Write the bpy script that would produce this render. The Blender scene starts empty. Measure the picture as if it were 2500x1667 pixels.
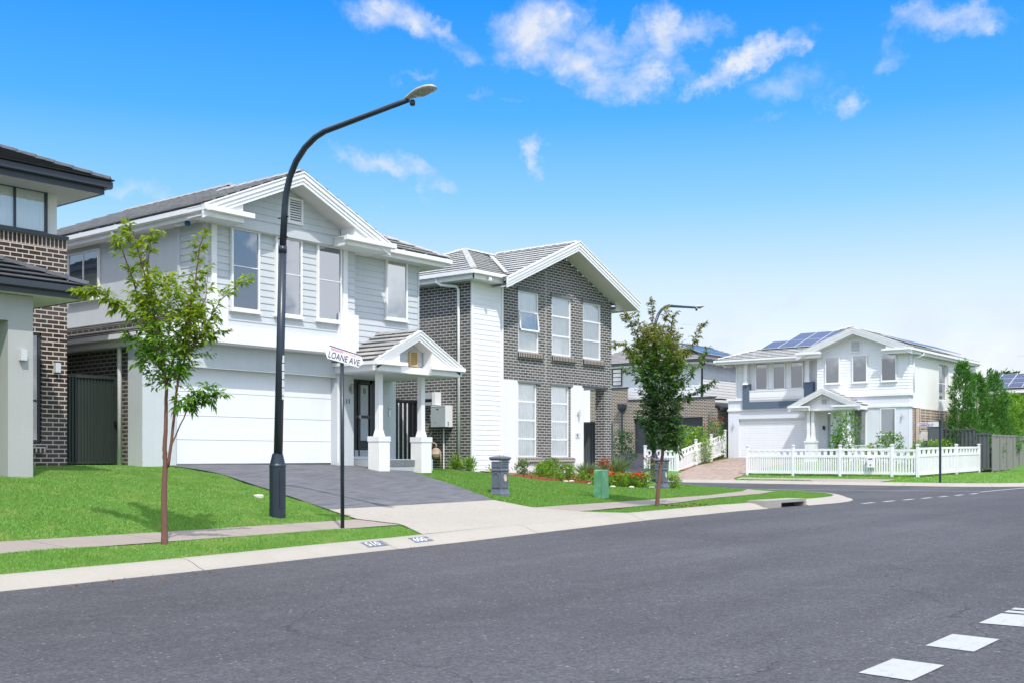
import bpy, math, random
import numpy as np
from mathutils import Vector, Matrix
random.seed(7); RNG = np.random.default_rng(7)
SC = bpy.context.scene
COL = SC.collection
R = math.radians
def srgb(r, g, b):
    f = lambda c: (c/255/12.92) if c/255 <= .04045 else ((c/255+.055)/1.055)**2.4
    return (f(r), f(g), f(b), 1)

# ------------------------------------------------------------------ camera
# world: x runs along the street, y from the street to the houses, z up
YAW = 38.98
cam_d = bpy.data.cameras.new('camera'); cam = bpy.data.objects.new('camera', cam_d); COL.objects.link(cam)
cam.location = (0, 0, 1.6); cam.rotation_euler = (R(90), 0, R(YAW-90))
cam_d.sensor_width = 36; cam_d.lens = 36*2755/2500; cam_d.shift_y = (1116-833.5)/2500
cam_d.clip_start = .1; cam_d.clip_end = 3000
SC.camera = cam
SC.render.resolution_x = 1024; SC.render.resolution_y = 682

# ------------------------------------------------------------------ sun, sky, exposure
SUN_EL = 54.0; SUN_TO = (0.44, 0.58)          # horizontal direction the light travels in
sd = bpy.data.lights.new('sun', 'SUN'); sun = bpy.data.objects.new('sun', sd); COL.objects.link(sun)
sd.energy = 2.3; sd.angle = R(0.6); sd.color = (1, .965, .91)
ldir = Vector((SUN_TO[0], SUN_TO[1], -1.0)).normalized()
sun.rotation_euler = ldir.to_track_quat('-Z', 'Y').to_euler(); sun.location = (-20, -25, 40)
vs = SC.view_settings; vs.view_transform = 'Standard'; vs.look = 'None'; vs.gamma = 1; vs.exposure = 0.76; vs.use_curve_mapping = False
W = bpy.data.worlds.new('World'); SC.world = W; W.use_nodes = True

class NT:
    "tiny node-tree helper"
    def __init__(s, t): s.t = t; s.n = t.nodes; s.l = t.links
    def new(s, k, **kw):
        n = s.n.new(k)
        for a, v in kw.items(): setattr(n, a, v)
        return n
    def put(s, sock, v):
        if hasattr(v, 'is_linked') or isinstance(v, bpy.types.NodeSocket): s.l.new(v, sock)
        else: sock.default_value = v
    def math(s, op, a, b=None, c=None, clamp=False):
        n = s.new('ShaderNodeMath', operation=op, use_clamp=clamp)
        s.put(n.inputs[0], a)
        if b is not None: s.put(n.inputs[1], b)
        if c is not None: s.put(n.inputs[2], c)
        return n.outputs[0]
    def mix(s, f, a, b, mode='MIX'):
        n = s.new('ShaderNodeMix', data_type='RGBA', blend_type=mode)
        s.put(n.inputs[0], f); s.put(n.inputs[6], a); s.put(n.inputs[7], b)
        return n.outputs[2]
    def noise(s, vec, scale, detail=4, rough=.55, dist=0):
        n = s.new('ShaderNodeTexNoise'); n.inputs['Scale'].default_value = scale
        n.inputs['Detail'].default_value = detail; n.inputs['Roughness'].default_value = rough
        n.inputs['Distortion'].default_value = dist
        if vec is not None: s.l.new(vec, n.inputs['Vector'])
        return n.outputs['Fac']
    def ramp(s, f, stops):
        n = s.new('ShaderNodeValToRGB'); s.put(n.inputs[0], f); cr = n.color_ramp
        while len(cr.elements) < len(stops): cr.elements.new(.5)
        for e, (p, c) in zip(cr.elements, stops): e.position = p; e.color = c
        return n.outputs[0]
    def rng(s, v, a, b, c=0, d=1, smooth=False):
        n = s.new('ShaderNodeMapRange', interpolation_type='SMOOTHSTEP' if smooth else 'LINEAR')
        s.put(n.inputs[0], v)
        for i, q in enumerate((a, b, c, d)): s.put(n.inputs[i+1], q)
        return n.outputs[0]

def sky():
    t = NT(W.node_tree); t.n.clear()
    out = t.new('ShaderNodeOutputWorld'); bg = t.new('ShaderNodeBackground')
    t.l.new(bg.outputs[0], out.inputs[0])
    tc = t.new('ShaderNodeTexCoord'); gen = tc.outputs['Generated']
    sx = t.new('ShaderNodeSeparateXYZ'); t.l.new(gen, sx.inputs[0])
    st = t.new('ShaderNodeTexSky', sky_type='NISHITA'); st.sun_disc = False
    st.sun_elevation = R(SUN_EL)
    st.sun_rotation = math.atan2(-SUN_TO[0], -SUN_TO[1])
    st.air_density = 1.0; st.dust_density = 1.5; st.ozone_density = 2.0
    nish = t.mix(1.0, st.outputs[0], (SKY_S, SKY_S, SKY_S, 1), 'MULTIPLY')
    grad = t.ramp(t.rng(sx.outputs[2], -.02, .42), [
        (0.0, (.88, .93, .96, 1)), (.22, (.86, .90, .97, 1)), (.385, (.60, .77, .98, 1)),
        (.54, (.26, .59, 1.0, 1)), (.70, (.07, .41, 1.0, 1)), (.92, (.004, .27, .92, 1))])
    base = t.mix(.92, nish, t.mix(1.0, grad, (SKY_G, SKY_G, SKY_G, 1), 'MULTIPLY'))
    # azimuth / elevation coordinates, in degrees
    az = t.math('MULTIPLY', t.math('ARCTAN2', sx.outputs[1], sx.outputs[0]), 57.2958)
    el = t.math('MULTIPLY', t.math('ARCSINE', sx.outputs[2]), 57.2958)
    # wisp distortion
    n1 = t.new('ShaderNodeTexNoise'); n1.inputs['Scale'].default_value = 14; n1.inputs['Detail'].default_value = 6
    n1.inputs['Roughness'].default_value = .62
    t.l.new(gen, n1.inputs['Vector'])
    cs = t.new('ShaderNodeSeparateColor'); t.l.new(n1.outputs['Color'], cs.inputs[0])
    azd = t.math('ADD', az, t.math('MULTIPLY', t.math('SUBTRACT', cs.outputs[0], .5), 3.4))
    eld = t.math('ADD', el, t.math('MULTIPLY', t.math('SUBTRACT', cs.outputs[1], .5), 2.4))
    n3 = t.new('ShaderNodeTexNoise'); n3.inputs['Scale'].default_value = 55; n3.inputs['Detail'].default_value = 7; n3.inputs['Roughness'].default_value = .7
    t.l.new(gen, n3.inputs['Vector']); c3 = t.new('ShaderNodeSeparateColor'); t.l.new(n3.outputs['Color'], c3.inputs[0])
    azd = t.math('ADD', azd, t.math('MULTIPLY', t.math('SUBTRACT', c3.outputs[0], .5), 2.6))
    eld = t.math('ADD', eld, t.math('MULTIPLY', t.math('SUBTRACT', c3.outputs[1], .5), 1.7))
    cv = t.new('ShaderNodeCombineXYZ'); t.l.new(azd, cv.inputs[0]); t.l.new(eld, cv.inputs[1])
    total = None
    for (a, e, ra, re, rot, s) in CLOUDS:
        mp = t.new('ShaderNodeMapping', vector_type='TEXTURE'); t.l.new(cv.outputs[0], mp.inputs[0])
        mp.inputs['Location'].default_value = (a, e, 0); mp.inputs['Rotation'].default_value = (0, 0, R(rot))
        mp.inputs['Scale'].default_value = (ra, re, 1)
        ln = t.new('ShaderNodeVectorMath', operation='LENGTH'); t.l.new(mp.outputs[0], ln.inputs[0])
        v = t.rng(ln.outputs['Value'], 1.75, 0.0, 0, s*1.12, True)
        total = v if total is None else t.math('MAXIMUM', total, v)
    wm = t.new('ShaderNodeMapping'); wm.inputs['Scale'].default_value = (1, 1, 1.7); t.l.new(gen, wm.inputs[0])
    fb = t.noise(wm.outputs[0], 15, 10, .62, .35)
    fb2 = t.noise(gen, 9, 5, .6)
    body = t.math('MULTIPLY_ADD', t.math('SUBTRACT', fb, .50), t.math('MULTIPLY', t.math('POWER', total, .6), 2.6), total)
    cl = t.math('POWER', t.rng(body, .12, 1.25, 0, .96, False), 1.25)
    # unseen cloud added overhead and behind camera for fill light; low haze bank
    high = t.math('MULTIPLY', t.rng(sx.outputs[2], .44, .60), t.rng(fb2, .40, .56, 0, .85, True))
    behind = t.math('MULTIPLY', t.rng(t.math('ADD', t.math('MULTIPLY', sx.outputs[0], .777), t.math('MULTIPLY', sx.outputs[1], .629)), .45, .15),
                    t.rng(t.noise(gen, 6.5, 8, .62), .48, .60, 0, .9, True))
    low = t.math('MULTIPLY', t.rng(sx.outputs[2], .17, .03), t.rng(t.noise(gen, 11, 6, .62), .42, .66, 0, .75, True))
    allc = t.math('MAXIMUM', t.math('MAXIMUM', cl, high), t.math('MAXIMUM', low, behind))
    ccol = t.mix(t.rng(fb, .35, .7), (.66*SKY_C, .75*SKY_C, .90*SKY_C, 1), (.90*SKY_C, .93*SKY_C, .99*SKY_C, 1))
    res = t.mix(allc, base, ccol)
    # those unseen clouds are brightened beyond the visible ones to lift the ambient light
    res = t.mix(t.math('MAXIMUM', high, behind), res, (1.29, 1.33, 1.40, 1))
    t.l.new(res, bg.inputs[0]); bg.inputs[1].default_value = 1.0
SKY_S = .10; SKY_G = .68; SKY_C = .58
def azel(px, py):
    X = (px-1250)/2755; k = (1116-py)/2755
    return (YAW-math.degrees(math.atan(X)), math.degrees(math.atan(k/math.sqrt(1+X*X))))
# clouds: (azimuth, elevation, half-width, half-height, tilt, strength), degrees
CLOUDS = [
 (45.5, 21.5, 1.73, 0.88, 0, 0.95), (44.3, 21.1, 1.39, 0.69, 20, 0.80), (42.6, 20.5, 1.62, 0.51, 35, 0.75), (41.2, 19.7, 1.04, 0.46, 20, 0.60), (38.2, 20.7, 1.74, 1.28, -20, 1.00),
 (36.9, 20.9, 1.39, 1.16, 0, 0.95), (37.3, 19.7, 2.32, 0.93, 25, 1.00), (35.4, 18.9, 2.32, 0.93, 25, 1.00), (33.6, 18.3, 1.73, 0.74, 10, 1.00), (34.5, 19.9, 1.74, 0.81, 20, 0.80),
 (32.3, 19.0, 1.27, 0.92, -20, 0.95), (31.4, 20.4, 1.15, 1.15, -40, 0.95), (30.9, 21.1, 0.64, 0.74, 0, 0.80), (29.7, 20.4, 1.60, 0.64, -5, 0.75), (32.9, 20.2, 1.39, 0.58, -30, 0.60),
 (30.6, 19.0, 0.57, 0.80, 0, 0.45), (29.3, 18.3, 1.37, 0.46, -20, 0.70), (27.8, 18.8, 1.82, 0.57, -25, 0.90), (26.1, 19.4, 1.70, 0.54, -22, 0.90), (24.6, 19.6, 0.56, 0.49, -30, 0.80),
 (25.2, 17.8, 2.14, 0.63, -5, 0.42), (24.2, 18.0, 1.12, 0.67, 0, 0.38), (22.4, 16.7, 0.78, 0.62, -35, 0.48), (26.3, 16.4, 0.91, 0.27, 0, 0.35), (23.4, 17.3, 0.89, 0.45, 0, 0.35),
 (18.0, 19.9, 2.17, 0.65, 10, 0.85), (19.0, 20.5, 1.09, 0.48, 0, 0.70), (19.9, 19.2, 0.88, 0.48, -30, 0.50), (20.3, 18.4, 0.88, 0.40, -20, 0.45), (16.3, 19.4, 0.64, 0.39, 0, 0.60),
 (37.8, 15.4, 0.70, 0.51, 20, 0.90), (37.6, 14.8, 0.56, 0.70, 0, 0.85), (46.4, 14.8, 1.27, 0.46, 15, 0.75), (45.3, 14.5, 1.04, 0.46, 10, 0.75), (43.7, 14.3, 1.16, 0.42, 30, 0.70),
 (42.4, 13.7, 1.16, 0.39, 30, 0.72), (43.2, 13.6, 0.51, 0.69, 0, 0.60), (57.5, 12.7, 0.77, 0.35, 10, 0.45), (56.3, 12.6, 0.89, 0.31, 0, 0.45), (44.3, 18.8, 1.04, 0.23, -20, 0.42),
 (40.4, 17.7, 0.93, 0.28, 0, 0.42), (38.6, 17.4, 0.58, 0.23, 0, 0.30), (45.7, 13.0, 0.42, 0.23, 0, 0.35), (25.4, 7.5, 1.24, 0.41, 0, 0.60), (24.9, 7.7, 0.63, 0.59, 0, 0.65),
 (26.9, 7.5, 0.91, 0.23, 0, 0.40),
]
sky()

# ------------------------------------------------------------------ materials
MATS = {}
def nmat(name):
    m = bpy.data.materials.new(name); m.use_nodes = True
    t = NT(m.node_tree); t.n.clear()
    out = t.new('ShaderNodeOutputMaterial'); p = t.new('ShaderNodeBsdfPrincipled')
    t.l.new(p.outputs[0], out.inputs[0])
    MATS[name] = m
    return m, t, p, out
def setc(p, c=None, rough=.6, spec=.4, metal=0):
    if c is not None: p.inputs['Base Color'].default_value = c
    p.inputs['Roughness'].default_value = rough; p.inputs['Specular IOR Level'].default_value = spec
    p.inputs['Metallic'].default_value = metal
def bump(t, p, h, strength=.3, dist=.01):
    b = t.new('ShaderNodeBump'); b.inputs['Strength'].default_value = strength; b.inputs['Distance'].default_value = dist
    t.l.new(h, b.inputs['Height']); t.l.new(b.outputs[0], p.inputs['Normal'])
def objv(t): return t.new('ShaderNodeTexCoord').outputs['Object']
def uvv(t): return t.new('ShaderNodeTexCoord').outputs['UV']
def dirty(t, c, amount=.10, scale=1.2, fine=30):
    "weather a plain colour with broad and fine unevenness"
    v = objv(t)
    a = t.noise(v, scale, 6, .6); b = t.noise(v, fine, 3, .5)
    mp = t.new('ShaderNodeMapping'); mp.inputs['Scale'].default_value = (6, 6, .35); t.l.new(v, mp.inputs[0])
    st = t.noise(mp.outputs[0], 1.3, 5, .6)
    f = t.math('ADD', t.math('MULTIPLY', t.math('SUBTRACT', a, .5), 1.0), t.math('ADD', t.math('MULTIPLY', t.math('SUBTRACT', b, .5), .5), t.math('MULTIPLY', t.math('SUBTRACT', st, .5), .9)))
    k = t.math('MULTIPLY_ADD', f, amount*2, 1.0)
    n = t.new('ShaderNodeVectorMath', operation='SCALE'); n.inputs[0].default_value = c[:3]; t.l.new(k, n.inputs['Scale'])
    return n.outputs[0]
def paint(name, c, rough=.5, amount=.07, bstr=.0, bscale=150, spec=.35):
    m, t, p, o = nmat(name); setc(p, None, rough, spec)
    t.l.new(dirty(t, c, amount), p.inputs['Base Color'])
    if bstr: bump(t, p, t.noise(objv(t), bscale, 3, .6), bstr, .006)
    return m
paint('white_paint', (.81, .80, .80, 1), .45, .08)
paint('white_render', (.79, .78, .785, 1), .8, .09, .5, 90, .2)
paint('cream_render', (.80, .79, .75, 1), .8, .05, .5, 90, .2)
paint('grey_siding', (.54, .565, .58, 1), .55, .07)
paint('pale_siding', (.80, .795, .81, 1), .55, .06)
paint('grey_stucco', (.56, .59, .60, 1), .85, .08, .8, 70, .2)
paint('garage_white', (.80, .81, .83, 1), .45, .04)
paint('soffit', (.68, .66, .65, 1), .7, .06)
paint('stucco_sage', (.42, .425, .41, 1), .85, .07, .8, 70, .2)
paint('pale_blue_render', (.69, .70, .75, 1), .8, .05, .5, 90, .2)
paint('navy_render', (.11, .15, .20, 1), .8, .08, .4, 80, .2)
paint('charcoal_metal', (.035, .042, .055, 1), .35, .15, 0, 0, .5)
paint('black_metal', (.012, .014, .018, 1), .35, .2, 0, 0, .5)
paint('pole_blue', (.018, .028, .042, 1), .33, .25, .1, 60, .5)
paint('slate_fence', (.085, .095, .10, 1), .5, .12)
paint('green_steel', (.035, .045, .040, 1), .45, .15)
paint('taupe_steel', (.22, .215, .195, 1), .5, .08)
paint('door_dark', (.022, .027, .033, 1), .4, .2)
paint('tan_vent', (.62, .42, .17, 1), .6, .12)
paint('beige_lattice', (.62, .53, .43, 1), .6, .06)
paint('terracotta', (.30, .085, .05, 1), .8, .2, .4, 60)
paint('stone_white', (.60, .56, .50, 1), .8, .2, .4, 40)
paint('lamp_grey', (.42, .41, .38, 1), .5, .1)
paint('bark_red', (.17, .085, .06, 1), .8, .3, .8, 60)
paint('bark_grey', (.16, .13, .10, 1), .85, .3, .8, 60)
paint('meter_tan', (.42, .33, .25, 1), .6, .25)
paint('tile_step', (.17, .18, .185, 1), .6, .25)
paint('green_plastic', (.20, .48, .26, 1), .5, .25, .3, 40)
paint('mail_grey', (.13, .15, .19, 1), .65, .35, .6, 45)
paint('cast_cream', (.55, .50, .38, 1), .6, .2)
paint('curtain_cloth', (.93, .92, .88, 1), .9, .05)
paint('blind_blue', (.07, .13, .22, 1), .7, .05)
paint('blind_white', (.66, .66, .64, 1), .8, .05)
paint('blind_grey', (.24, .26, .28, 1), .8, .05)
paint('dark_room', (.035, .04, .05, 1), .9, .2)
paint('sign_white', (.78, .77, .78, 1), .35, .04)
paint('sign_pink', (.68, .36, .50, 1), .4, .04)
paint('sign_peach', (.76, .62, .56, 1), .4, .04)
paint('ink_violet', (.045, .035, .09, 1), .5, .1)
paint('heater_grey', (.42, .45, .48, 1), .5, .08)
paint('solar_frame', (.55, .56, .58, 1), .4, .05)
paint('dead_leaves', (.22, .10, .05, 1), .9, .3)
paint('red_petal', (.60, .035, .02, 1), .6, .3)
paint('pink_petal', (.45, .05, .14, 1), .6, .3)
paint('lens_grey', (.30, .29, .25, 1), .25, .15)
paint('sky_tag', (.02, .10, .30, 1), .5, .1)

def brick(name, c1, c2, mortar, bw=.25, rh=.0885, ms=.011, spread=.25):
    m, t, p, o = nmat(name); setc(p, None, .82, .25)
    uv = uvv(t); b = t.new('ShaderNodeTexBrick'); t.l.new(uv, b.inputs['Vector'])
    b.offset = .5; b.inputs['Scale'].default_value = 1; b.inputs['Mortar Size'].default_value = ms
    b.inputs['Mortar Smooth'].default_value = .25; b.inputs['Bias'].default_value = 0
    b.inputs['Brick Width'].default_value = bw; b.inputs['Row Height'].default_value = rh
    v = t.noise(uv, 7, 3, .5); fine = t.noise(uv, 160, 3, .6)
    k = t.rng(v, .3, .7, 1-spread, 1+spread)
    for i, c in ((1, c1), (2, c2)):
        n = t.new('ShaderNodeVectorMath', operation='SCALE'); n.inputs[0].default_value = c; t.l.new(k, n.inputs['Scale'])
        t.l.new(n.outputs[0], b.inputs[i])
    b.inputs[3].default_value = (*mortar, 1)
    col = t.mix(t.rng(fine, .3, .75, 0, .35), b.outputs['Color'], t.mix(1.0, b.outputs['Color'], (.55, .55, .55, 1), 'MULTIPLY'))
    grime = t.noise(uv, .8, 5, .65)
    col = t.mix(t.rng(grime, .35, .75, 0, .25), col, (.30, .29, .28, 1))
    t.l.new(col, p.inputs['Base Color'])
    h = t.math('ADD', t.math('MULTIPLY', b.outputs['Fac'], -1), t.math('MULTIPLY', fine, .25))
    bump(t, p, h, .8, .012)
brick('brick_dark', (.028, .017, .014), (.052, .032, .025), (.62, .53, .46), ms=.012)
brick('brick_charcoal', (.026, .022, .020), (.05, .043, .037), (.46, .43, .38))
brick('brick_grey', (.058, .054, .052), (.112, .106, .102), (.60, .58, .55), ms=.012, spread=.35)
brick('brick_brown', (.07, .042, .032), (.12, .078, .06), (.74, .64, .54), ms=.016)
brick('brick_cream', (.22, .14, .10), (.33, .23, .17), (.68, .62, .54))
brick('soldier_dark', (.040, .024, .018), (.06, .036, .027), (.62, .53, .45), .086, .199, .013)
brick('sill_brick', (.022, .014, .012), (.045, .028, .024), (.58, .52, .46), .086, .30, .019)

def tiles(name, c, rough=.7):
    m, t, p, o = nmat(name); setc(p, None, rough, .3)
    uv = uvv(t); b = t.new('ShaderNodeTexBrick'); t.l.new(uv, b.inputs['Vector'])
    b.offset = .5; b.inputs['Scale'].default_value = 1; b.inputs['Mortar Size'].default_value = .006
    b.inputs['Brick Width'].default_value = .30; b.inputs['Row Height'].default_value = .32
    b.inputs['Color1'].default_value = (c[0]*.85, c[1]*.85, c[2]*.85, 1); b.inputs['Color2'].default_value = (c[0]*1.15, c[1]*1.15, c[2]*1.15, 1)
    b.inputs['Mortar'].default_value = (c[0]*.35, c[1]*.35, c[2]*.35, 1)
    n = t.noise(uv, 3, 5, .65); f = t.noise(uv, 60, 3, .6)
    col = t.mix(t.rng(n, .35, .7, 0, .5), b.outputs['Color'], (c[0]*1.35, c[1]*1.3, c[2]*1.2, 1))
    col = t.mix(t.rng(f, .5, .8, 0, .3), col, (c[0]*.5, c[1]*.5, c[2]*.5, 1))
    t.l.new(col, p.inputs['Base Color'])
    bump(t, p, t.math('ADD', t.math('MULTIPLY', b.outputs['Fac'], -1), t.math('MULTIPLY', f, .3)), .6, .01)
tiles('tile_charcoal', (.060, .064, .072), .5)
tiles('tile_grey', (.34, .335, .335))
tiles('tile_light', (.45, .45, .45))
tiles('tile_pinkgrey', (.30, .27, .27))

def asphalt():
    m, t, p, o = nmat('asphalt'); setc(p, None, .85, .3)
    v = objv(t)
    big = t.noise(v, .16, 6, .6); mp = t.new('ShaderNodeMapping'); mp.inputs['Scale'].default_value = (.10, 1, 1); t.l.new(v, mp.inputs[0])
    streak = t.noise(mp.outputs[0], .8, 6, .62); fine = t.noise(v, 22, 6, .8); mid = t.noise(v, 3.2, 4, .6)
    vo = t.new('ShaderNodeTexVoronoi'); vo.inputs['Scale'].default_value = 52; t.l.new(v, vo.inputs['Vector'])
    vc = t.new('ShaderNodeSeparateColor'); t.l.new(vo.outputs['Color'], vc.inputs[0])
    col = t.mix(t.rng(big, .32, .68), (.072, .070, .077, 1), (.104, .102, .110, 1))
    col = t.mix(t.rng(streak, .38, .66, 0, .7), col, (.058, .057, .062, 1))
    col = t.mix(t.rng(mid, .5, .8, 0, .5), col, (.115, .113, .116, 1))
    k = t.math('MULTIPLY', t.rng(vc.outputs[0], 0, 1, .72, 1.28), t.rng(fine, .3, .7, .66, 1.34))
    n = t.new('ShaderNodeVectorMath', operation='SCALE'); t.l.new(col, n.inputs[0]); t.l.new(k, n.inputs['Scale'])
    col = t.mix(t.math('GREATER_THAN', vc.outputs[1], .996), n.outputs[0], (.22, .215, .215, 1))
    # long hairline cracks
    cr = t.new('ShaderNodeTexVoronoi', feature='DISTANCE_TO_EDGE'); cr.inputs['Scale'].default_value = .16
    wv = t.new('ShaderNodeVectorMath', operation='ADD'); nn = t.new('ShaderNodeTexNoise'); nn.inputs['Scale'].default_value = 1.3; nn.inputs['Detail'].default_value = 5; t.l.new(v, nn.inputs['Vector'])
    t.l.new(v, wv.inputs[0]); t.l.new(nn.outputs['Color'], wv.inputs[1]); t.l.new(wv.outputs[0], cr.inputs['Vector'])
    col = t.mix(t.math('MULTIPLY', t.math('LESS_THAN', cr.outputs['Distance'], .0016), .55), col, (.03, .03, .032, 1))
    t.l.new(col, p.inputs['Base Color'])
    bump(t, p, t.math('ADD', fine, t.math('MULTIPLY', vc.outputs[0], .6)), .8, .012)
asphalt()
def concrete(name, c, agg=0, brush=False, joints=0, stain=.3, stainc=None):
    m, t, p, o = nmat(name); setc(p, None, .85, .25)
    v = objv(t); uv = uvv(t)
    n = t.noise(v, .9, 7, .65); f = t.noise(v, 70, 4, .7)
    dk = (c[0]*.72, c[1]*.70, c[2]*.68, 1) if stainc is None else stainc
    col = t.mix(t.rng(n, .4, .72, 0, stain), (*c, 1), dk)
    col = t.mix(t.rng(f, .35, .7, 0, .25), col, (c[0]*.62, c[1]*.62, c[2]*.62, 1))
    h = f
    if agg:
        vo = t.new('ShaderNodeTexVoronoi'); vo.inputs['Scale'].default_value = agg; t.l.new(v, vo.inputs['Vector'])
        cs = t.new('ShaderNodeSeparateColor'); t.l.new(vo.outputs['Color'], cs.inputs[0])
        col = t.mix(t.rng(cs.outputs[0], .3, .9, 0, .32), col, (c[0]*.6, c[1]*.58, c[2]*.55, 1))
    if brush:
        mp = t.new('ShaderNodeMapping'); mp.inputs['Scale'].default_value = (1.6, 26, 1); t.l.new(v, mp.inputs[0])
        s = t.noise(mp.outputs[0], 1.1, 5, .7)
        col = t.mix(t.rng(s, .40, .62, 0, .95), t.mix(1.0, col, (1.4, 1.4, 1.4, 1), 'MULTIPLY'), t.mix(1.0, col, (.55, .55, .56, 1), 'MULTIPLY')); h = s
    if joints:
        sp = t.new('ShaderNodeSeparateXYZ'); t.l.new(uv, sp.inputs[0])
        wob = t.math('MULTIPLY', t.noise(uv, 6, 3, .6), .03)
        fr = t.math('FRACT', t.math('DIVIDE', t.math('ADD', sp.outputs[0], wob), joints))
        j = t.math('LESS_THAN', fr, .013/joints)
        col = t.mix(j, col, (c[0]*.22, c[1]*.2, c[2]*.18, 1))
    t.l.new(col, p.inputs['Base Color'])
    bump(t, p, h, .5, .008)
concrete('kerb_concrete', (.40, .365, .315), 0, False, 3.6, .35)
concrete('path_concrete', (.34, .29, .255), 0, False, 1.5, .4)
concrete('aggregate', (.42, .385, .335), 34, False, 0, .2)
concrete('slate_drive', (.135, .137, .150), 0, True, 0, .25)
concrete('brown_drive', (.34, .26, .215), 0, True, 0, .6)
concrete('dark_drive', (.055, .058, .07), 0, True, 0, .2)
concrete('pale_slab', (.36, .34, .31), 0, False, 0, .5)
def roadpaint():
    m, t, p, o = nmat('road_paint'); setc(p, None, .7, .3)
    v = objv(t); n = t.noise(v, 9, 6, .7); f = t.noise(v, 70, 3, .7)
    col = t.mix(t.rng(n, .5, .72, 0, .55), (.43, .43, .41, 1), (.27, .30, .34, 1))
    col = t.mix(t.rng(f, .56, .70, 0, .6), col, (.16, .16, .17, 1))
    sm = t.new('ShaderNodeMapping'); sm.inputs['Rotation'].default_value = (0, 0, .35); sm.inputs['Scale'].default_value = (1.2, 14, 1); t.l.new(v, sm.inputs[0])
    col = t.mix(t.rng(t.noise(sm.outputs[0], 1.6, 4, .65), .60, .68, 0, .6), col, (.22, .23, .25, 1))
    t.l.new(col, p.inputs['Base Color']); bump(t, p, f, .5, .006)
roadpaint()
def grassmat(name, a, b, c):
    m, t, p, o = nmat(name); setc(p, None, .75, .25)
    g = t.new('ShaderNodeNewGeometry'); v = g.outputs['Position']
    n = t.noise(v, .55, 5, .6); n2 = t.noise(v, 4, 4, .6); f = t.noise(v, 38, 3, .7)
    col = t.mix(t.rng(n, .35, .68), a, b)
    col = t.mix(t.rng(n2, .5, .75, 0, .55), col, c)
    col = t.mix(t.rng(f, .35, .7, 0, .6), col, t.mix(1.0, col, (.6, .62, .5, 1), 'MULTIPLY'))
    t.l.new(col, p.inputs['Base Color'])
    bump(t, p, f, .6, .03)
    return m, t, p, o
grassmat('ground_grass', (.085, .21, .035, 1), (.13, .27, .055, 1), (.20, .28, .08, 1))
def leafmat(name, a, b, trans=.35, c=None):
    m, t, p, o = nmat(name); setc(p, None, .45, .4)
    g = t.new('ShaderNodeNewGeometry')
    col = t.mix(g.outputs['Random Per Island'], a, b)
    if c is not None:
        col = t.mix(t.rng(t.noise(g.outputs['Position'], 1.6, 3, .5), .52, .66), col, c)
    t.l.new(col, p.inputs['Base Color'])
    tr = t.new('ShaderNodeBsdfTranslucent'); t.l.new(t.mix(1.0, col, (1.3, 1.5, .6, 1), 'MULTIPLY'), tr.inputs[0])
    mx = t.new('ShaderNodeMixShader'); mx.inputs[0].default_value = trans
    t.l.new(p.outputs[0], mx.inputs[1]); t.l.new(tr.outputs[0], mx.inputs[2]); t.l.new(mx.outputs[0], o.inputs[0])
leafmat('blade', (.15, .30, .06, 1), (.28, .47, .115, 1), .32, (.30, .42, .12, 1))
leafmat('blade_dull', (.12, .26, .045, 1), (.21, .38, .075, 1), .3, (.20, .33, .07, 1))
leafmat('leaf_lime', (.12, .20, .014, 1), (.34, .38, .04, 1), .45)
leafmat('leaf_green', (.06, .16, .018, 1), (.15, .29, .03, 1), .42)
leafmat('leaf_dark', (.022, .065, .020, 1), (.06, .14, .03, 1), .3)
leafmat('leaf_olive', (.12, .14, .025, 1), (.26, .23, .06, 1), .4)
leafmat('leaf_conifer', (.05, .15, .03, 1), (.14, .31, .06, 1), .25)
leafmat('leaf_conifer_light', (.12, .25, .03, 1), (.24, .40, .05, 1), .3)
leafmat('leaf_shrub', (.09, .21, .02, 1), (.28, .43, .04, 1), .3)
leafmat('leaf_grey', (.14, .20, .09, 1), (.24, .32, .16, 1), .3)
leafmat('leaf_autumn', (.30, .06, .02, 1), (.40, .16, .03, 1), .3)
def glass():
    m, t, p, o = nmat('window_glass'); t.n.remove(p)
    tr = t.new('ShaderNodeBsdfTransparent'); tr.inputs[0].default_value = (.96, .97, .975, 1)
    gl = t.new('ShaderNodeBsdfGlossy'); gl.inputs[0].default_value = (.95, .97, 1, 1); gl.inputs['Roughness'].default_value = .02
    n = t.noise(objv(t), 1.1, 2, .5); b = t.new('ShaderNodeBump'); b.inputs['Strength'].default_value = .25; b.inputs['Distance'].default_value = .012
    t.l.new(n, b.inputs['Height']); t.l.new(b.outputs[0], gl.inputs['Normal'])
    lw = t.new('ShaderNodeLayerWeight'); lw.inputs[0].default_value = .35
    mx = t.new('ShaderNodeMixShader'); t.l.new(t.rng(lw.outputs['Fresnel'], 0, 1, .22, .95), mx.inputs[0])
    t.l.new(tr.outputs[0], mx.inputs[1]); t.l.new(gl.outputs[0], mx.inputs[2]); t.l.new(mx.outputs[0], o.inputs[0])
glass()
def solar():
    m, t, p, o = nmat('solar_cell'); setc(p, None, .22, .4)
    uv = uvv(t); b = t.new('ShaderNodeTexBrick'); t.l.new(uv, b.inputs['Vector']); b.offset = 0
    b.inputs['Scale'].default_value = 1; b.inputs['Brick Width'].default_value = .16; b.inputs['Row Height'].default_value = .16
    b.inputs['Mortar Size'].default_value = .004
    b.inputs['Color1'].default_value = (.008, .02, .07, 1); b.inputs['Color2'].default_value = (.012, .03, .10, 1); b.inputs['Mortar'].default_value = (.12, .14, .18, 1)
    t.l.new(b.outputs['Color'], p.inputs['Base Color'])
solar()

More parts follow.
